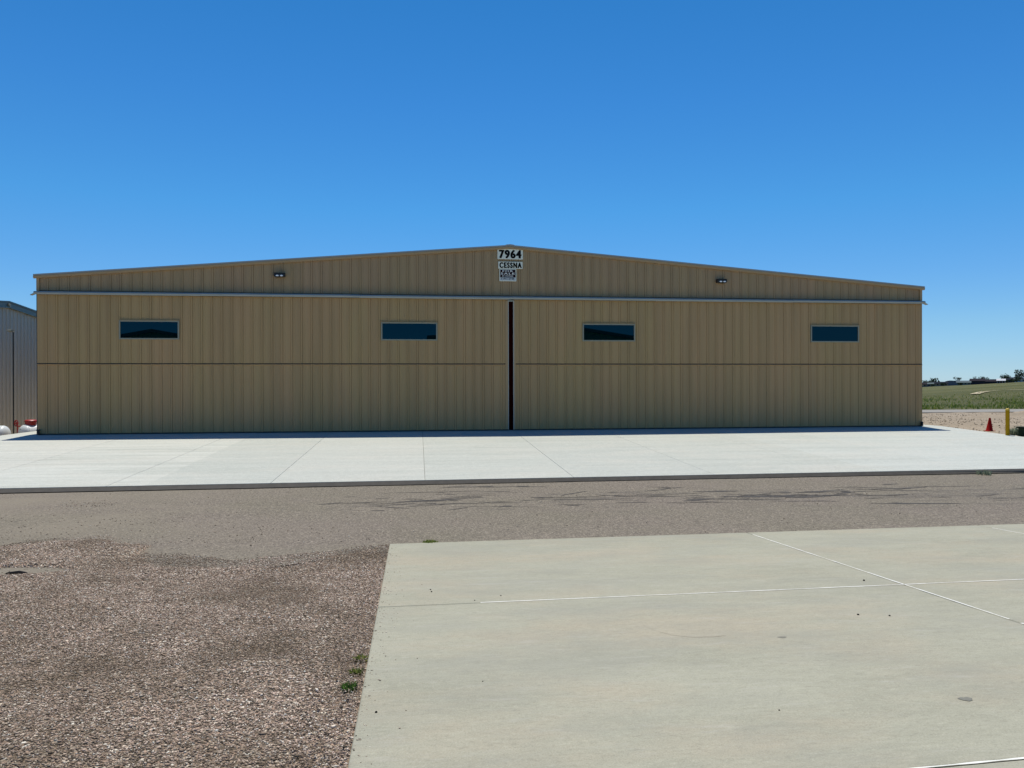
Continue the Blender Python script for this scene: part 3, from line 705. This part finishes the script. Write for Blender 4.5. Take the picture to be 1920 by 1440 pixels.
# sliding doors
YD = YF-.085; SEAM = 2.166
def door(xa, xb, wins, label, gapside):
    d = MB()
    ribbed(d, xa, xb, cst(.035), cst(SEAM-.01), YD, ph=XA+.02)
    holes = [(a_, b_, c_, e_) for a_, b_, c_, e_ in wins]
    # upper sheet stops short, dark frame stands in for seam shadow; windows cut through
    segs = sorted([xa]+[v for h in holes for v in (h[0], h[1])]+[xb])
    ribbed(d, xa, xb, cst(SEAM+.034), cst(4.30), YD-.006, holes=holes, ph=XA+.02)
    # door leaf body behind the sheet, with pockets at the windows
    body = MB()
    d2 = [xa]+[v for h in holes for v in (h[0], h[1])]+[xb]
    for i in range(0, len(d2), 2): body.box(d2[i], d2[i+1], YD+.012, YD+.065, .03, 4.29)
    for h in holes:
        body.box(h[0], h[1], YD+.012, YD+.065, .03, h[2]); body.box(h[0], h[1], YD+.012, YD+.065, h[3], 4.29)
    o = H(d).build('sliding_door', M['tan'], hg); o['label'] = label
    H(body).build('door_frame', M['dark_trim'], o)
    s = MB(); s.prism([(YD, SEAM-.022), (YD-.034, SEAM-.016), (YD-.038, SEAM-.004), (YD-.012, SEAM+.004), (YD, SEAM+.004)][::-1], xa, xb)
    H(s).build('seam_trim', M['tan_trim'], o)
    for a_, b_, c_, e_ in holes:
        fr = MB(); t_ = .042; yo = YD-.052; yi = YD+.02
        fr.box(a_-.02, b_+.02, yo, yi, e_-t_+.012, e_+.012); fr.box(a_-.02, b_+.02, yo, yi, c_-.015, c_+t_-.012)
        fr.box(a_-.02, a_+t_-.02, yo+.002, yi, c_+t_-.012, e_-t_+.012); fr.box(b_-t_+.02, b_+.02, yo+.002, yi, c_+t_-.012, e_-t_+.012)
        H(fr).build('window_frame', M['alu'], o, bevel=.004)
        gl = MB(); gl.box(a_+.02, b_-.02, YD-.022, YD-.014, c_+.02, e_-.02)
        H(gl).build('window_pane', M['glass'], o)
        dr = MB(); dr.prism([(YD-.010, e_+.014), (YD-.068, e_+.014), (YD-.072, e_+.022), (YD-.010, e_+.034)][::-1], a_-.03, b_+.03)
        H(dr).build('window_drip', M['tan_trim'], o)
    gx = xb if gapside > 0 else xa
    e = MB()
    if gapside > 0: e.box(gx-.10, gx-.022, YD-.030, YD-.008, .04, 4.25)
    else: e.box(gx+.022, gx+.07, YD-.030, YD-.008, .04, 4.25)
    H(e).build('edge_cover', M['tan_trim'], o)
    e = MB()
    if gapside > 0: e.box(gx-.022, gx+.002, YD-.045, YD+.06, .03, 4.26)
    else: e.box(gx-.002, gx+.020, YD-.045, YD+.06, .03, 4.26)
    H(e).build('edge_trim', M['pale_trim'], o)
    s = MB(); s.box(xa, xb, YD-.016, YD+.03, .015, .040); H(s).build('bottom_rail', M['dark_trim'], o)
    gxx = xa+.02 if gapside > 0 else xb-.07
    s = MB(); s.box(gxx, gxx+.05, YD-.10, YD-.018, .02, .15); s.tube((gxx-.02, YD-.06, .15), (gxx+.07, YD-.06, .15), .022, n=10)
    H(s).build('roller_guide', M['black'], o)
    return o
W = [(-9.171, -7.428), (-1.174, .592), (5.428, 7.181), (13.437, 15.166)]
zw = (2.950, 3.515)
door(-11.575, 2.935, [(W[0][0], W[0][1], *zw), (W[1][0], W[1][1], *zw)], 'left leaf of the sliding hangar door', 1)
door(3.093, 17.562, [(W[2][0], W[2][1], *zw), (W[3][0], W[3][1], *zw)], 'right leaf of the sliding hangar door', -1)

# twin flood lights on the gable
def flood(x, z, label, flip):
    e = empty('flood_light', (x, YF-.03, z), label, 'flood light', 'flood lights on the gable')
    m = MB()
    m.prism([(-.165, -.035), (-.175, 0), (-.16, .048), (-.12, .062), (.165, .062), (.172, .04), (.172, -.05), (-.13, -.062)] if not flip else
            [(-.172, -.05), (-.172, .04), (-.165, .062), (.12, .062), (.16, .048), (.175, 0), (.165, -.035), (.13, -.062)], -.17, -.01, 'y')
    m.build('housing', M['black'], e, bevel=.012)
    m = MB(); m.box(-.06, .06, -.02, .03, -.05, .07); m.build('mounting_plate', M['black'], e)
    m = MB(); m.prism([(-.01, .064), (-.01, .078), (-.19, .070), (-.19, .060)], -.17, .17); m.build('visor', M['black'], e)
    for cxx in ((-.055, .075) if not flip else (-.06, .07)):
        l = MB(); l.lathe([(.040, 0), (.046, .004), (.044, .012), (.03, .018), (.01, .020)], (0, 0, 0), (0, -1, 0), 20)
        l.v = [(p[0]*1.05+cxx, p[1]-.170, p[2]*.52-.018) for p in l.v]; l.build('lens', M['white_lens'], e, smooth=True)
    return e
flood(-4.365, 4.985, 'black twin flood light on the left half of the gable', False)
flood(10.22, 4.995, 'black twin flood light on the right half of the gable', True)

# ------------------------------------------------------------------ signs
def text(s, x0, x1, z0, z1, y, mat, parent, bold=.03, name='lettering', spacing=1.0):
    """flat block lettering; boldness comes from stacking slightly shifted, paper-thin copies"""
    cu = bpy.data.curves.new(name, 'FONT'); cu.body = s; cu.size = 1; cu.space_character = spacing; cu.resolution_u = 6
    o = bpy.data.objects.new(name, cu); C.objects.link(o)
    dg = bpy.context.evaluated_depsgraph_get(); me = bpy.data.meshes.new_from_object(o.evaluated_get(dg))
    bpy.data.objects.remove(o)
    co = [(v.co.x, v.co.y) for v in me.vertices]; fs = [tuple(p.vertices) for p in me.polygons]
    sh = [(0, 0)]+[(bold*math.cos(k*math.pi/14)*1.7*q_, bold*math.sin(k*math.pi/14)*.8*q_) for q_ in (.5, 1) for k in range(28)]
    P = [(x+dx, q+dy) for dx, dy in sh for x, q in co]
    ax, bx, ay, by = min(p[0] for p in P), max(p[0] for p in P), min(p[1] for p in P), max(p[1] for p in P)
    n = len(co); V = []; F = []
    for k in range(len(sh)):
        V += [(x0+(p[0]-ax)/(bx-ax)*(x1-x0), y-.00005*(k+1), z0+(p[1]-ay)/(by-ay)*(z1-z0)) for p in P[k*n:(k+1)*n]]
        F += [tuple(i+k*n for i in f) for f in fs]
    m2 = bpy.data.meshes.new(name); m2.from_pydata(V, [], F); m2.update(); m2.materials.append(mat)
    o = bpy.data.objects.new(name, m2); C.objects.link(o); o.parent = parent; return o
YS = YF-.036
def board(e, w_, h_, m='sign', th=.012):
    b = MB(); b.box(-w_/2, w_/2, -th, 0, -h_/2, h_/2); return b.build('board', M[m], e, bevel=.002, segs=1)
e = empty('number_sign', (3.003, YS, 5.7975), 'white board with large black numerals 7964 just under the ridge', 'sign')
board(e, .845, .340); text('7964', -.375, .375, -.140, .140, -.0125, M['ink'], e, .042, spacing=1.22)
e = empty('name_sign', (3.010, YS, 5.433), 'white board with one word in black capitals below the number board', 'sign')
board(e, .808, .232); text('CESSNA', -.365, .375, -.095, .095, -.0125, M['ink'], e, .048, spacing=1.28)
e = empty('for_sale_sign', (2.925, YS, 5.107), 'dark for sale by owner board with phone number strip, lowest of three', 'sign')
board(e, .565, .405)
b = MB(); b.box(-.255, .255, -.0145, -.0125, -.075, .178); b.build('printed_panel', M['maroon'], e)
text('FOR', -.180, .170, .100, .164, -.015, M['panel_ink'], e, .022, spacing=1.25)
text('SALE', -.238, .230, .014, .084, -.015, M['panel_ink'], e, .022, spacing=1.25)
text('BY OWNER', -.190, .180, -.054, -.010, -.015, M['panel_ink'], e, .015)
b = MB(); b.box(-.258, .258, -.0136, -.0125, -.176, -.078); b.box(-.246, .246, -.0146, -.0136, -.166, -.082); b.build('number_strip', paint('number_strip_white', (.50, .52, .52), .6), e)
text('7 1911 27 04', -.225, .20, -.150, -.092, -.0148, M['ink'], e, .012)

# ------------------------------------------------------------------ cone, bollard, utility box
cz = Gz(19.14, 23.87)+.01
e = empty('traffic_cone', (19.14, 23.87, cz), 'red traffic cone on the gravel right of the hangar', 'traffic cone')
cm = paint('red_cone_plastic', (.36, .006, .004), .8, spec=.15)
m = MB(); m.lathe([(.112, .02), (.105, .03), (.036, .40), (.030, .445), (.022, .45)], n=20); m.v = [(p[0]-.035*(p[2]/.45)*-1*.6, p[1], p[2]) for p in m.v]
m.build('cone_body', cm, e, smooth=True)
m = MB(); m.box(-.13, .13, -.13, .13, 0, .02); m.build('base', cm, e, bevel=.008)
bz = apz(21.95)
e = empty('bollard', (18.22, 21.95, bz), 'yellow steel bollard at the right edge of the apron', 'bollard')
m = MB(); m.lathe([(.058, -.02), (.058, .78)], n=24); m.build('post', paint('bollard_yellow', (.48, .26, .003), .7, 0, .15, 6, .2), e, smooth=True)
m = MB(); m.lathe([(.060, .775), (.060, .79), (.056, .815), (.04, .832), (.015, .84)], n=24); m.build('cap', paint('bollard_cap', (.62, .42, .05), .5), e, smooth=True)
gx, gy = 18.84, 21.75; g0 = Gz(gx, gy)
e = empty('utility_box', (gx, gy, g0), 'dark green utility box with a grey plate at the right edge', 'utility box')
gm = paint('utility_green', (.014, .036, .020), .8, spec=.2)
m = MB(); m.box(-.22, .40, -.25, .25, -.02, .30); m.build('cabinet', M['black'] if False else gm, e, bevel=.012)
m = MB(); m.box(-.26, .44, -.29, .29, .30, .345); m.build('lid', paint('utility_lid', (.01, .022, .014), .8, spec=.2), e, bevel=.01)
m = MB(); m.box(-.06, .20, -.262, -.251, .08, .22); m.build('name_plate', M['alu'], e)
m = MB(); m.lathe([(.30, -.02), (.28, .03), (.25, .05)], (.09, 0, 0), n=20); m.build('skirt', gm, e, smooth=True)

# ------------------------------------------------------------------ neighbour on the left with its tanks
NX = -17.6; NZ = -1.15; NR = 35.5
def nrz(y): return 5.12 - .083*abs(y-NR)
ng = empty('neighbour_hangar', (NX, NR, NZ), 'grey ribbed metal hangar beyond the left side of the tan one', 'hangar')
NH = lambda b: (setattr(b, 'v', [(p[0]-NX, p[1]-NR, p[2]-NZ) for p in b.v]), b)[1]
t = NT('grey_sheet_steel')
a = t.mix(t.noise(2, 4, .6, (1, 1, .1)), (.50, .475, .385), (.64, .60, .49)); M['grey_sheet'] = t.out(a, .6, .0, .2)
M['grey_trim'] = paint('dark_slate_trim', (.075, .105, .10), .45)
Y0n, Y1n = 26.2, 46.5
m = MB(); pr = clip_profile([(p[0], p[1]) for p in rib_profile(Y0n, Y1n, NR, .055)], Y0n, Y1n, (NR,))
for (a_, da), (b_, db) in zip(pr[:-1], pr[1:]):
    m.quad((NX+da, a_, NZ), (NX+db, b_, NZ), (NX+db, b_, nrz(b_)-.10), (NX+da, a_, nrz(a_)-.10))
NH(m).build('gable_wall', M['grey_sheet'], ng)
m = MB(); m.box(NX-24, NX-.02, Y0n, Y0n+.1, NZ, nrz(Y0n)-.12); NH(m).build('side_wall', M['grey_sheet'], ng)
m = MB(); m.box(NX-24, NX-.02, Y1n-.1, Y1n, NZ, nrz(Y1n)-.12); NH(m).build('side_wall', M['grey_sheet'], ng)
for ya, yb_ in ((Y0n-.15, NR), (NR, Y1n+.15)):
    m = MB(); A, B = nrz(ya), nrz(yb_)
    m.prism([(ya, A-.05), (yb_, B-.05), (yb_, B+.02), (ya, A+.02)], NX-24.2, NX+.13); NH(m).build('roof', M['grey_trim'], ng)
    m = MB(); m.prism([(ya, A-.245), (yb_, B-.245), (yb_, B-.052), (ya, A-.052)], NX+.04, NX+.10)
    m.prism([(ya, A-.275), (yb_, B-.275), (yb_, B-.245), (ya, A-.245)], NX+.04, NX+.135)
    NH(m).build('rake_trim', paint('slate_fascia', (.13, .17, .155), .45), ng)
m = MB(); m.box(NX+.10, NX+.145, NR-.07, NR+.09, 4.90, 5.03); m.tube((NX+.14, NR-.06, 4.96), (NX+.17, NR-.06, 4.96), .05, n=12); NH(m).build('ridge_plate', M['alu'], ng)
# pole with lamp
pz = Gz(-16.55, 33.9)
e = empty('lamp_pole', (-16.55, 33.9, pz), 'thin dark pole with small flood lamp before the grey hangar', 'lamp pole')
m = MB(); m.tube((0, 0, -.05), (0, 0, 3.75-pz), .024, n=10); m.build('pole', M['black'], e)
m = MB(); m.prism([(-.10, -.05), (.0, -.09), (.04, -.01), (-.06, .03)], -.08, .08, 'x'); m.v = [(p[0]-.05+p[1]*.8, p[1], p[2]+3.78-pz) for p in m.v]
m.build('lamp_head', M['alu'], e, bevel=.01)
m = MB(); m.tube((-.04, 0, 3.76-pz), (.03, 0, 3.70-pz), .03, n=8); m.build('lamp_bracket', M['alu'], e)
rz_ = 1.56-74/46.5
e = empty('valve_wheel', (-16.25, 33.55, rz_-.0), 'small red wheel valve on a pipe beside the dark pole', 'valve')
rm = paint('red_enamel', (.34, .02, .02), .45)
m = MB()
for k in range(20):
    a0 = k/20*6.283; a1 = (k+1)/20*6.283
    m.tube((.065*math.cos(a0), -.05, .12*math.sin(a0)), (.065*math.cos(a1), -.05, .12*math.sin(a1)), .02, n=6)
for k in range(4): a0 = k*1.571+.4; m.tube((0, -.05, 0), (.065*math.cos(a0), -.05, .12*math.sin(a0)), .018, n=6)
m.build('hand_wheel', rm, e, smooth=True)
m = MB(); m.tube((0, -.05, 0), (0, .10, 0), .03, n=10); m.tube((0, .05, 0), (0, .05, pz-rz_-.05), .025, n=8); m.tube((0, .05, -.13), (.14, .05, -.13), .02, n=8); m.build('pipe', rm, e)
# propane tanks
wm = paint('tank_white', (.72, .76, .77), .35, 0, .08, 3)
def tank(x, y, ztop, ang, r, ln, label, tile=False):
    zc = ztop-r; g0 = Gz(x, y)
    e = empty('propane_tank', (x, y, g0), label, 'propane tank', 'propane tanks behind the apron', rz=ang); zc -= g0
    pr = [(0.01, -ln/2-r*.62)]+[(r*math.sin(q), -ln/2-r*.62*math.cos(q)) for q in np.linspace(.15, math.pi/2, 8)]
    pr += [(r, ln/2)]+[(r*math.cos(q), ln/2+r*.62*math.sin(q)) for q in np.linspace(.2, 1.45, 8)]
    m = MB(); m.lathe(pr, (0, 0, zc), (1, 0, 0), 32); body = m.build('tank_body', wm, e, smooth=True)
    for sx in (-1, 1):
        m = MB(); m.lathe([(r+.002, 0), (r+.006, .004), (r+.006, .03), (r+.002, .034)], (sx*ln/2-.017, 0, zc), (1, 0, 0), 32); m.build('weld_seam', wm, body, smooth=True)
    m = MB(); m.lathe([(.20, zc+r-.03), (.20, zc+r+.09), (.225, zc+r+.10), (.22, zc+r+.15), (.18, zc+r+.185), (.05, zc+r+.195)], n=24)
    m.v = [(p[0]-(.45 if ang else 0), p[1], p[2]) for p in m.v]; m.build('valve_dome', rm, e, smooth=True)
    for sx in (-1, 1):
        m = MB(); m.box(sx*ln*.32-.05, sx*ln*.32+.05, -.22, .22, -.12, zc-r*.8); m.build('saddle', M['alu'], e)
    m = MB(); m.tube((-ln/2-.05, 0, zc+r*.55), (-ln/2-.22, 0, zc+r*.55), .018, n=8); m.tube((-ln/2-.06, 0, zc+r*.5), (-ln/2-.06, 0, zc+r*.75), .012, n=8)
    m.build('fitting', M['black'], e)
    if tile:
        m = MB(); q = 18; m.box(ln/2-.30, ln/2-.02, -r*.995-.012, -r*.90, zc-.05, zc+.16); m.build('notice_plate', M['sign'], e)
        text('21', ln/2-.23, ln/2-.09, zc+.0, zc+.11, -r*.995-.013, M['ink'], e, .02)
    return e
tank(-15.30, 33.6, -.07, R(52), .38, 1.3, 'white propane tank with red dome, end on beside the hangar corner')
tank(-16.75, 32.2, -.06, R(0), .38, 1.3, 'white propane tank with a notice plate, cut by the left frame edge', True)

# ------------------------------------------------------------------ green hangars behind the viewpoint (mirrored in the windows)
t = NT('green_sheet_steel'); M['green'] = t.out(t.mix(t.noise(2, 4, .6, (1, 1, .1)), (.26, .52, .28), (.30, .58, .32)), .5)
def back_hangar(xa, xb, xap, ze0, ze1, zap, y, label):
    e = empty('green_hangar', (xap, y, 0), label, 'hangar')
    f = lambda x: zap+(ze0-zap)*(xap-x)/(xap-xa) if x < xap else zap+(ze1-zap)*(x-xap)/(xb-xap)
    m = MB(); pr = clip_profile(rib_profile(xa, xb, xap), xa, xb, (xap,))
    for (a_, da), (b_, db) in zip(pr[:-1], pr[1:]): m.quad((b_-xap, db, .06), (a_-xap, da, .06), (a_-xap, da, f(a_)), (b_-xap, db, f(b_)))
    m.build('front_wall', M['green'], e)
    m = MB(); m.box(xa-xap, xa-xap+.1, -15, -.02, .0, ze0-.02); m.build('side_wall', M['green'], e)
    m = MB(); m.box(xb-xap-.1, xb-xap, -15, -.02, .0, ze1-.02); m.build('side_wall', M['green'], e)
    for p, q in ((xa-.2, xap), (xap, xb+.2)):
        m = MB(); m.prism([(p-xap, f(p)+.0), (q-xap, f(q)), (q-xap, f(q)+.30), (p-xap, f(p)+.30)], -15.2, .35, 'y'); m.build('roof', M['grey_trim'], e)
    m = MB(); m.box(-6, 6, .04, .12, .06, 4.4); m.build('hangar_door', paint('cream_door', (.35, .36, .30), .5), e)
    return e
back_hangar(-34, -13.2, -23.6, 4.2, 4.3, 6.15, -22, 'green gabled hangar behind the viewpoint, mirrored in the leftmost window')
back_hangar(1.0, 30, 15.0, 5.7, 4.3, 6.60, -22, 'wide green hangar behind the viewpoint, mirrored in the two middle windows')

# ------------------------------------------------------------------ far hillside
def far(px, r):
    """azimuth of a picture column and a range in metres -> ground point"""
    az = math.atan((px-960)/1443)+yaw; x, y = r*math.sin(az), r*math.cos(az); return x, y, Gz(x, y)
HOUSE_M = {}
def hm(c, n):
    if n not in HOUSE_M: HOUSE_M[n] = paint(n, c, .95, spec=.08)
    return HOUSE_M[n]
WALL = {'tan': (.30, .24, .18), 'grey': (.16, .18, .21), 'dark': (.035, .035, .045), 'brown': (.045, .04, .048), 'white': (.5, .5, .5), 'green': (.17, .23, .20)}
ROOF = {'dark': (.018, .022, .032), 'slate': (.07, .09, .12), 'white': (.62, .62, .62), 'brown': (.030, .026, .032), 'pale': (.12, .15, .15)}
def house(px, r, wd, dp, hw, hr, wall, roof, label, cat='house', face=0.0, kind='gable', dz=0.0, wins=3):
    x, y, z = far(px, r); e = empty('farm_building' if cat != 'house' else 'house', (x, y, z+dz), label, cat, 'buildings on the far hillside', rz=-math.atan2(x, y)+face)
    wm_, rm_ = hm(WALL[wall], 'far_wall_'+wall), hm(ROOF[roof], 'far_roof_'+roof)
    m = MB()
    if kind == 'arch':
        pts = [(-wd/2, -1)]+[(wd/2*math.cos(q), hw*.45+hr*math.sin(q)) for q in np.linspace(math.pi, 0, 12)]+[(wd/2, -1)]
        m.prism([(p[0], p[1]) for p in pts][::-1], -dp/2, dp/2, 'y'); m.build('wall', wm_, e)
        m = MB(); pts = [(wd/2*1.02*math.cos(q), hw*.45+(hr+.25)*math.sin(q)) for q in np.linspace(math.pi, 0, 12)]
        inn = [(wd/2*math.cos(q), hw*.45+hr*math.sin(q)+.02) for q in np.linspace(0, math.pi, 12)]
        m.prism((pts+inn)[::-1], -dp/2-.4, dp/2+.4, 'y'); m.build('roof', rm_, e)
    elif kind == 'open':
        for sx in (-1, -.33, .33, 1):
            m = MB(); m.box(sx*wd/2*.95-.15, sx*wd/2*.95+.15, -dp/2+.3, -dp/2+.6, -1, hw); m.build('post', wm_, e)
        m = MB(); m.box(-wd/2+.2, wd/2-.2, dp/2-.4, dp/2-.2, -1, hw); m.build('wall', hm(WALL['dark'], 'far_wall_dark'), e)
    else:
        m.prism([(-dp/2, -1), (dp/2, -1), (dp/2, hw), (0, hw+hr), (-dp/2, hw)], -wd/2, wd/2, 'x'); m.build('wall', wm_, e)
    if kind != 'arch':
        for a_, b_ in ((-dp/2-.5, 0), (0, dp/2+.5)):
            za = hw-.15 if a_ else hw+hr; zb = hw+hr if not b_ else hw-.15
            za = hw+hr if a_ == 0 else hw-.15
            m = MB(); m.prism([(a_, za+.02), (b_, zb+.02), (b_, zb+.25), (a_, za+.25)], -wd/2-.5, wd/2+.5, 'x'); m.build('roof', rm_, e)
    if kind == 'gable' and wins:
        for i in range(wins):
            cxx = -wd/2+wd*(i+.5)/wins; m = MB(); m.box(cxx-.7, cxx+.7, -dp/2-.06, -dp/2-.02, hw*.35, hw*.8); m.build('window' if i != wins//2 else 'door', hm((.03, .035, .045), 'far_glass'), e)
    return e
house(1730.5, 830, 6, 7, 2.6, 1.4, 'tan', 'brown', 'small tan house right beside the hangar edge on the far hillside', wins=2)
house(1742, 840, 7.5, 7, 2.6, 1.2, 'grey', 'pale', 'small house with pale roof near the hangar edge on the far hillside', wins=3)
house(1762, 860, 14, 9, 2.6, 1.4, 'tan', 'dark', 'long low house with dark roof left of the arched far hangar', wins=4)
house(1768, 930, 26, 10, 3.6, .9, 'grey', 'slate', 'long slate barn behind the low dark roofed house', 'barn', wins=3)
house(1783, 900, 15, 14, 3.5, 3.6, 'grey', 'slate', 'arched blue grey hangar on the far hillside', 'hangar', kind='arch')
house(1806, 900, 18, 12, 3.4, 1.0, 'grey', 'slate', 'blue grey block building right of the arched far hangar', 'building', wins=4)
house(1807, 820, 11, 8, 2.4, 1.1, 'green', 'pale', 'low green house with pale roof before the blue grey block', wins=4)
house(1833, 850, 12, 12, 3.2, 2.0, 'brown', 'brown', 'brown barn with tall roof at the left of the dark far group', 'barn', wins=2)
house(1854, 870, 19, 10, 2.4, 1.3, 'dark', 'brown', 'long dark barn with brown roof in the middle of the far hillside', 'barn', wins=3)
house(1865, 930, 17, 10, 3.2, 1.0, 'brown', 'dark', 'dark long barn standing highest behind the white roofed shed', 'barn', wins=3)
house(1877, 800, 6.0, 5, 2.2, 1.5, 'white', 'white', 'open shed with bright white roof on the far hillside', 'shed', kind='open')
house(1893, 900, 11, 8, 3.0, 1.3, 'dark', 'dark', 'dark house between the white roofed shed and the pale far houses', wins=3)
house(1901, 930, 15, 9, 4.0, 1.0, 'white', 'slate', 'pale house with white eaves on the far ridge', wins=5)
house(1912, 900, 9, 8, 2.6, 1.2, 'white', 'pale', 'small white house below the big tree on the far ridge', wins=3)
def crown_mesh(w_, h_, nleaf, base, seed):
    q = np.random.default_rng(seed); lobes = [(q.normal(0, w_*.22), q.normal(0, w_*.18), base+h_*(.25+.6*q.random()), w_*(.20+.16*q.random())) for _ in range(9)]
    v = []; f = []
    for k in range(nleaf):
        lx, ly, lz, lr = lobes[q.integers(9)]; d = q.normal(size=3); d /= np.linalg.norm(d); rr = lr*(.45+.6*q.random())
        c = np.array([lx, ly, lz])+d*rr*np.array([1, 1, .85]); s = w_*(.035+.04*q.random())
        a = q.normal(size=3); a /= np.linalg.norm(a); b = np.cross(a, q.normal(size=3)); b /= np.linalg.norm(b)
        n = len(v); v += [tuple(c-a*s), tuple(c+b*s*.8), tuple(c+a*s), tuple(c-b*s*.8)]; f.append((n, n+1, n+2, n+3))
    return v, f
def tree(px, r, w_, h_, label, seed):
    x, y, z = far(px, r); e = empty('tree', (x, y, z), label, 'tree', 'trees on the far hillside')
    v, f = crown_mesh(w_, h_*.85, 420, h_*.12, seed); m = MB(); m.v, m.f = v, f; m.build('crown', M['leaf'], e)
    m = MB(); m.tube((0, 0, -.5), (.1*w_*.2, 0, h_*.45), w_*.045, w_*.02, n=7); m.tube((0, 0, h_*.25), (w_*.2, .1, h_*.6), w_*.02, w_*.008, n=5); m.tube((0, 0, h_*.3), (-w_*.2, .1, h_*.62), w_*.02, w_*.008, n=5)
    m.build('trunk', M['bark'], e)
TR = [(1737, 880, 8, 6.6, 'round tree behind the small pale roofed house'), (1743.5, 880, 5, 6.2, 'narrow tree right behind the small pale roofed house'),
      (1753, 880, 11, 7.8, 'tall dark pointed tree over the long low house'), (1731, 880, 5, 5.2, 'small tree closest to the hangar edge on the horizon'),
      (1796, 950, 6.5, 9.8, 'dark tree between the arched hangar and the block building'), (1822, 880, 5, 5.0, 'small tree at the left of the dark far group'),
      (1828, 880, 5.5, 8.2, 'bushy tree over the left end of the brown barn'), (1834.5, 885, 3.4, 8.6, 'thin tree above the brown barn ridge'),
      (1844, 890, 7, 7.6, 'low tree between the brown and the dark barn'), (1801, 815, 4, 2.4, 'low bush before the green far house'),
      (1748, 815, 4, 2.6, 'low bush before the long low house'), (1769, 815, 5, 2.8, 'bush at the right end of the long low house'),
      (1884, 905, 7, 8.4, 'dark tree right behind the white roofed shed'), (1891, 925, 8, 8.8, 'wide dark tree left of the pale far house'),
      (1898, 860, 4, 4.2, 'small tree before the pale far house'), (1906, 860, 6.5, 4.4, 'bush before the small white far house'),
      (1913.5, 900, 12, 11.5, 'largest tree on the far ridge near the right frame edge'), (1886, 850, 5, 3.2, 'bush right of the white roofed shed')]
for i, q in enumerate(TR): tree(*q, seed=100+i)
# dirt track winding up the hillside, and a second rut
def track_strip(pts, w0):
    m = MB(); prev = None
    P = []
    for (a, b), (c, d) in zip(pts[:-1], pts[1:]):
        for k in range(14): P.append((a+(c-a)*k/14, b+(d-b)*k/14))
    P.append(pts[-1])
    L = []
    for px, r in P: x, y, z = far(px, r); L.append((x, y))
    for i in range(len(L)):
        a = L[max(0, i-1)]; b = L[min(len(L)-1, i+1)]; dx, dy = b[0]-a[0], b[1]-a[1]; n = math.hypot(dx, dy) or 1
        ww = w0*(.7+.6*float(vn(i*1.0, 3.3, 3))); ax, ay = L[i][0]-dy/n*ww, L[i][1]+dx/n*ww; bx, by = L[i][0]+dy/n*ww, L[i][1]-dx/n*ww
        cur = ((ax, ay, Gz(ax, ay)+.16), (bx, by, Gz(bx, by)+.16))
        if prev: m.quad(prev[1], cur[1], cur[0], prev[0])
        prev = cur
    return m
def row_r(px, row):
    """range at which the hillside appears on a given picture row (survey helper)"""
    off = math.atan((px-960)/1443); lo, hi = 70., 1500.
    for _ in range(40):
        mid = (lo+hi)/2; z = far(px, mid)[2]+.16; y_ = 718.2-.00227*(px-960)+1443*(EYE-z)/(mid*math.cos(off))
        if y_ > row: lo = mid
        else: hi = mid
    return (px, lo)
tag(track_strip([row_r(*q) for q in ((1824, 738.6), (1832, 736.0), (1842, 734.2), (1855, 733.0), (1870, 732.0), (1888, 731.2), (1925, 730.8))], .32).build('dirt_track', M['track']), kind='structure')
tag(track_strip([row_r(*q) for q in ((1833, 738.4), (1839, 736.6), (1847, 734.8), (1856, 733.6))], .22).build('dirt_track', M['track']), kind='structure')
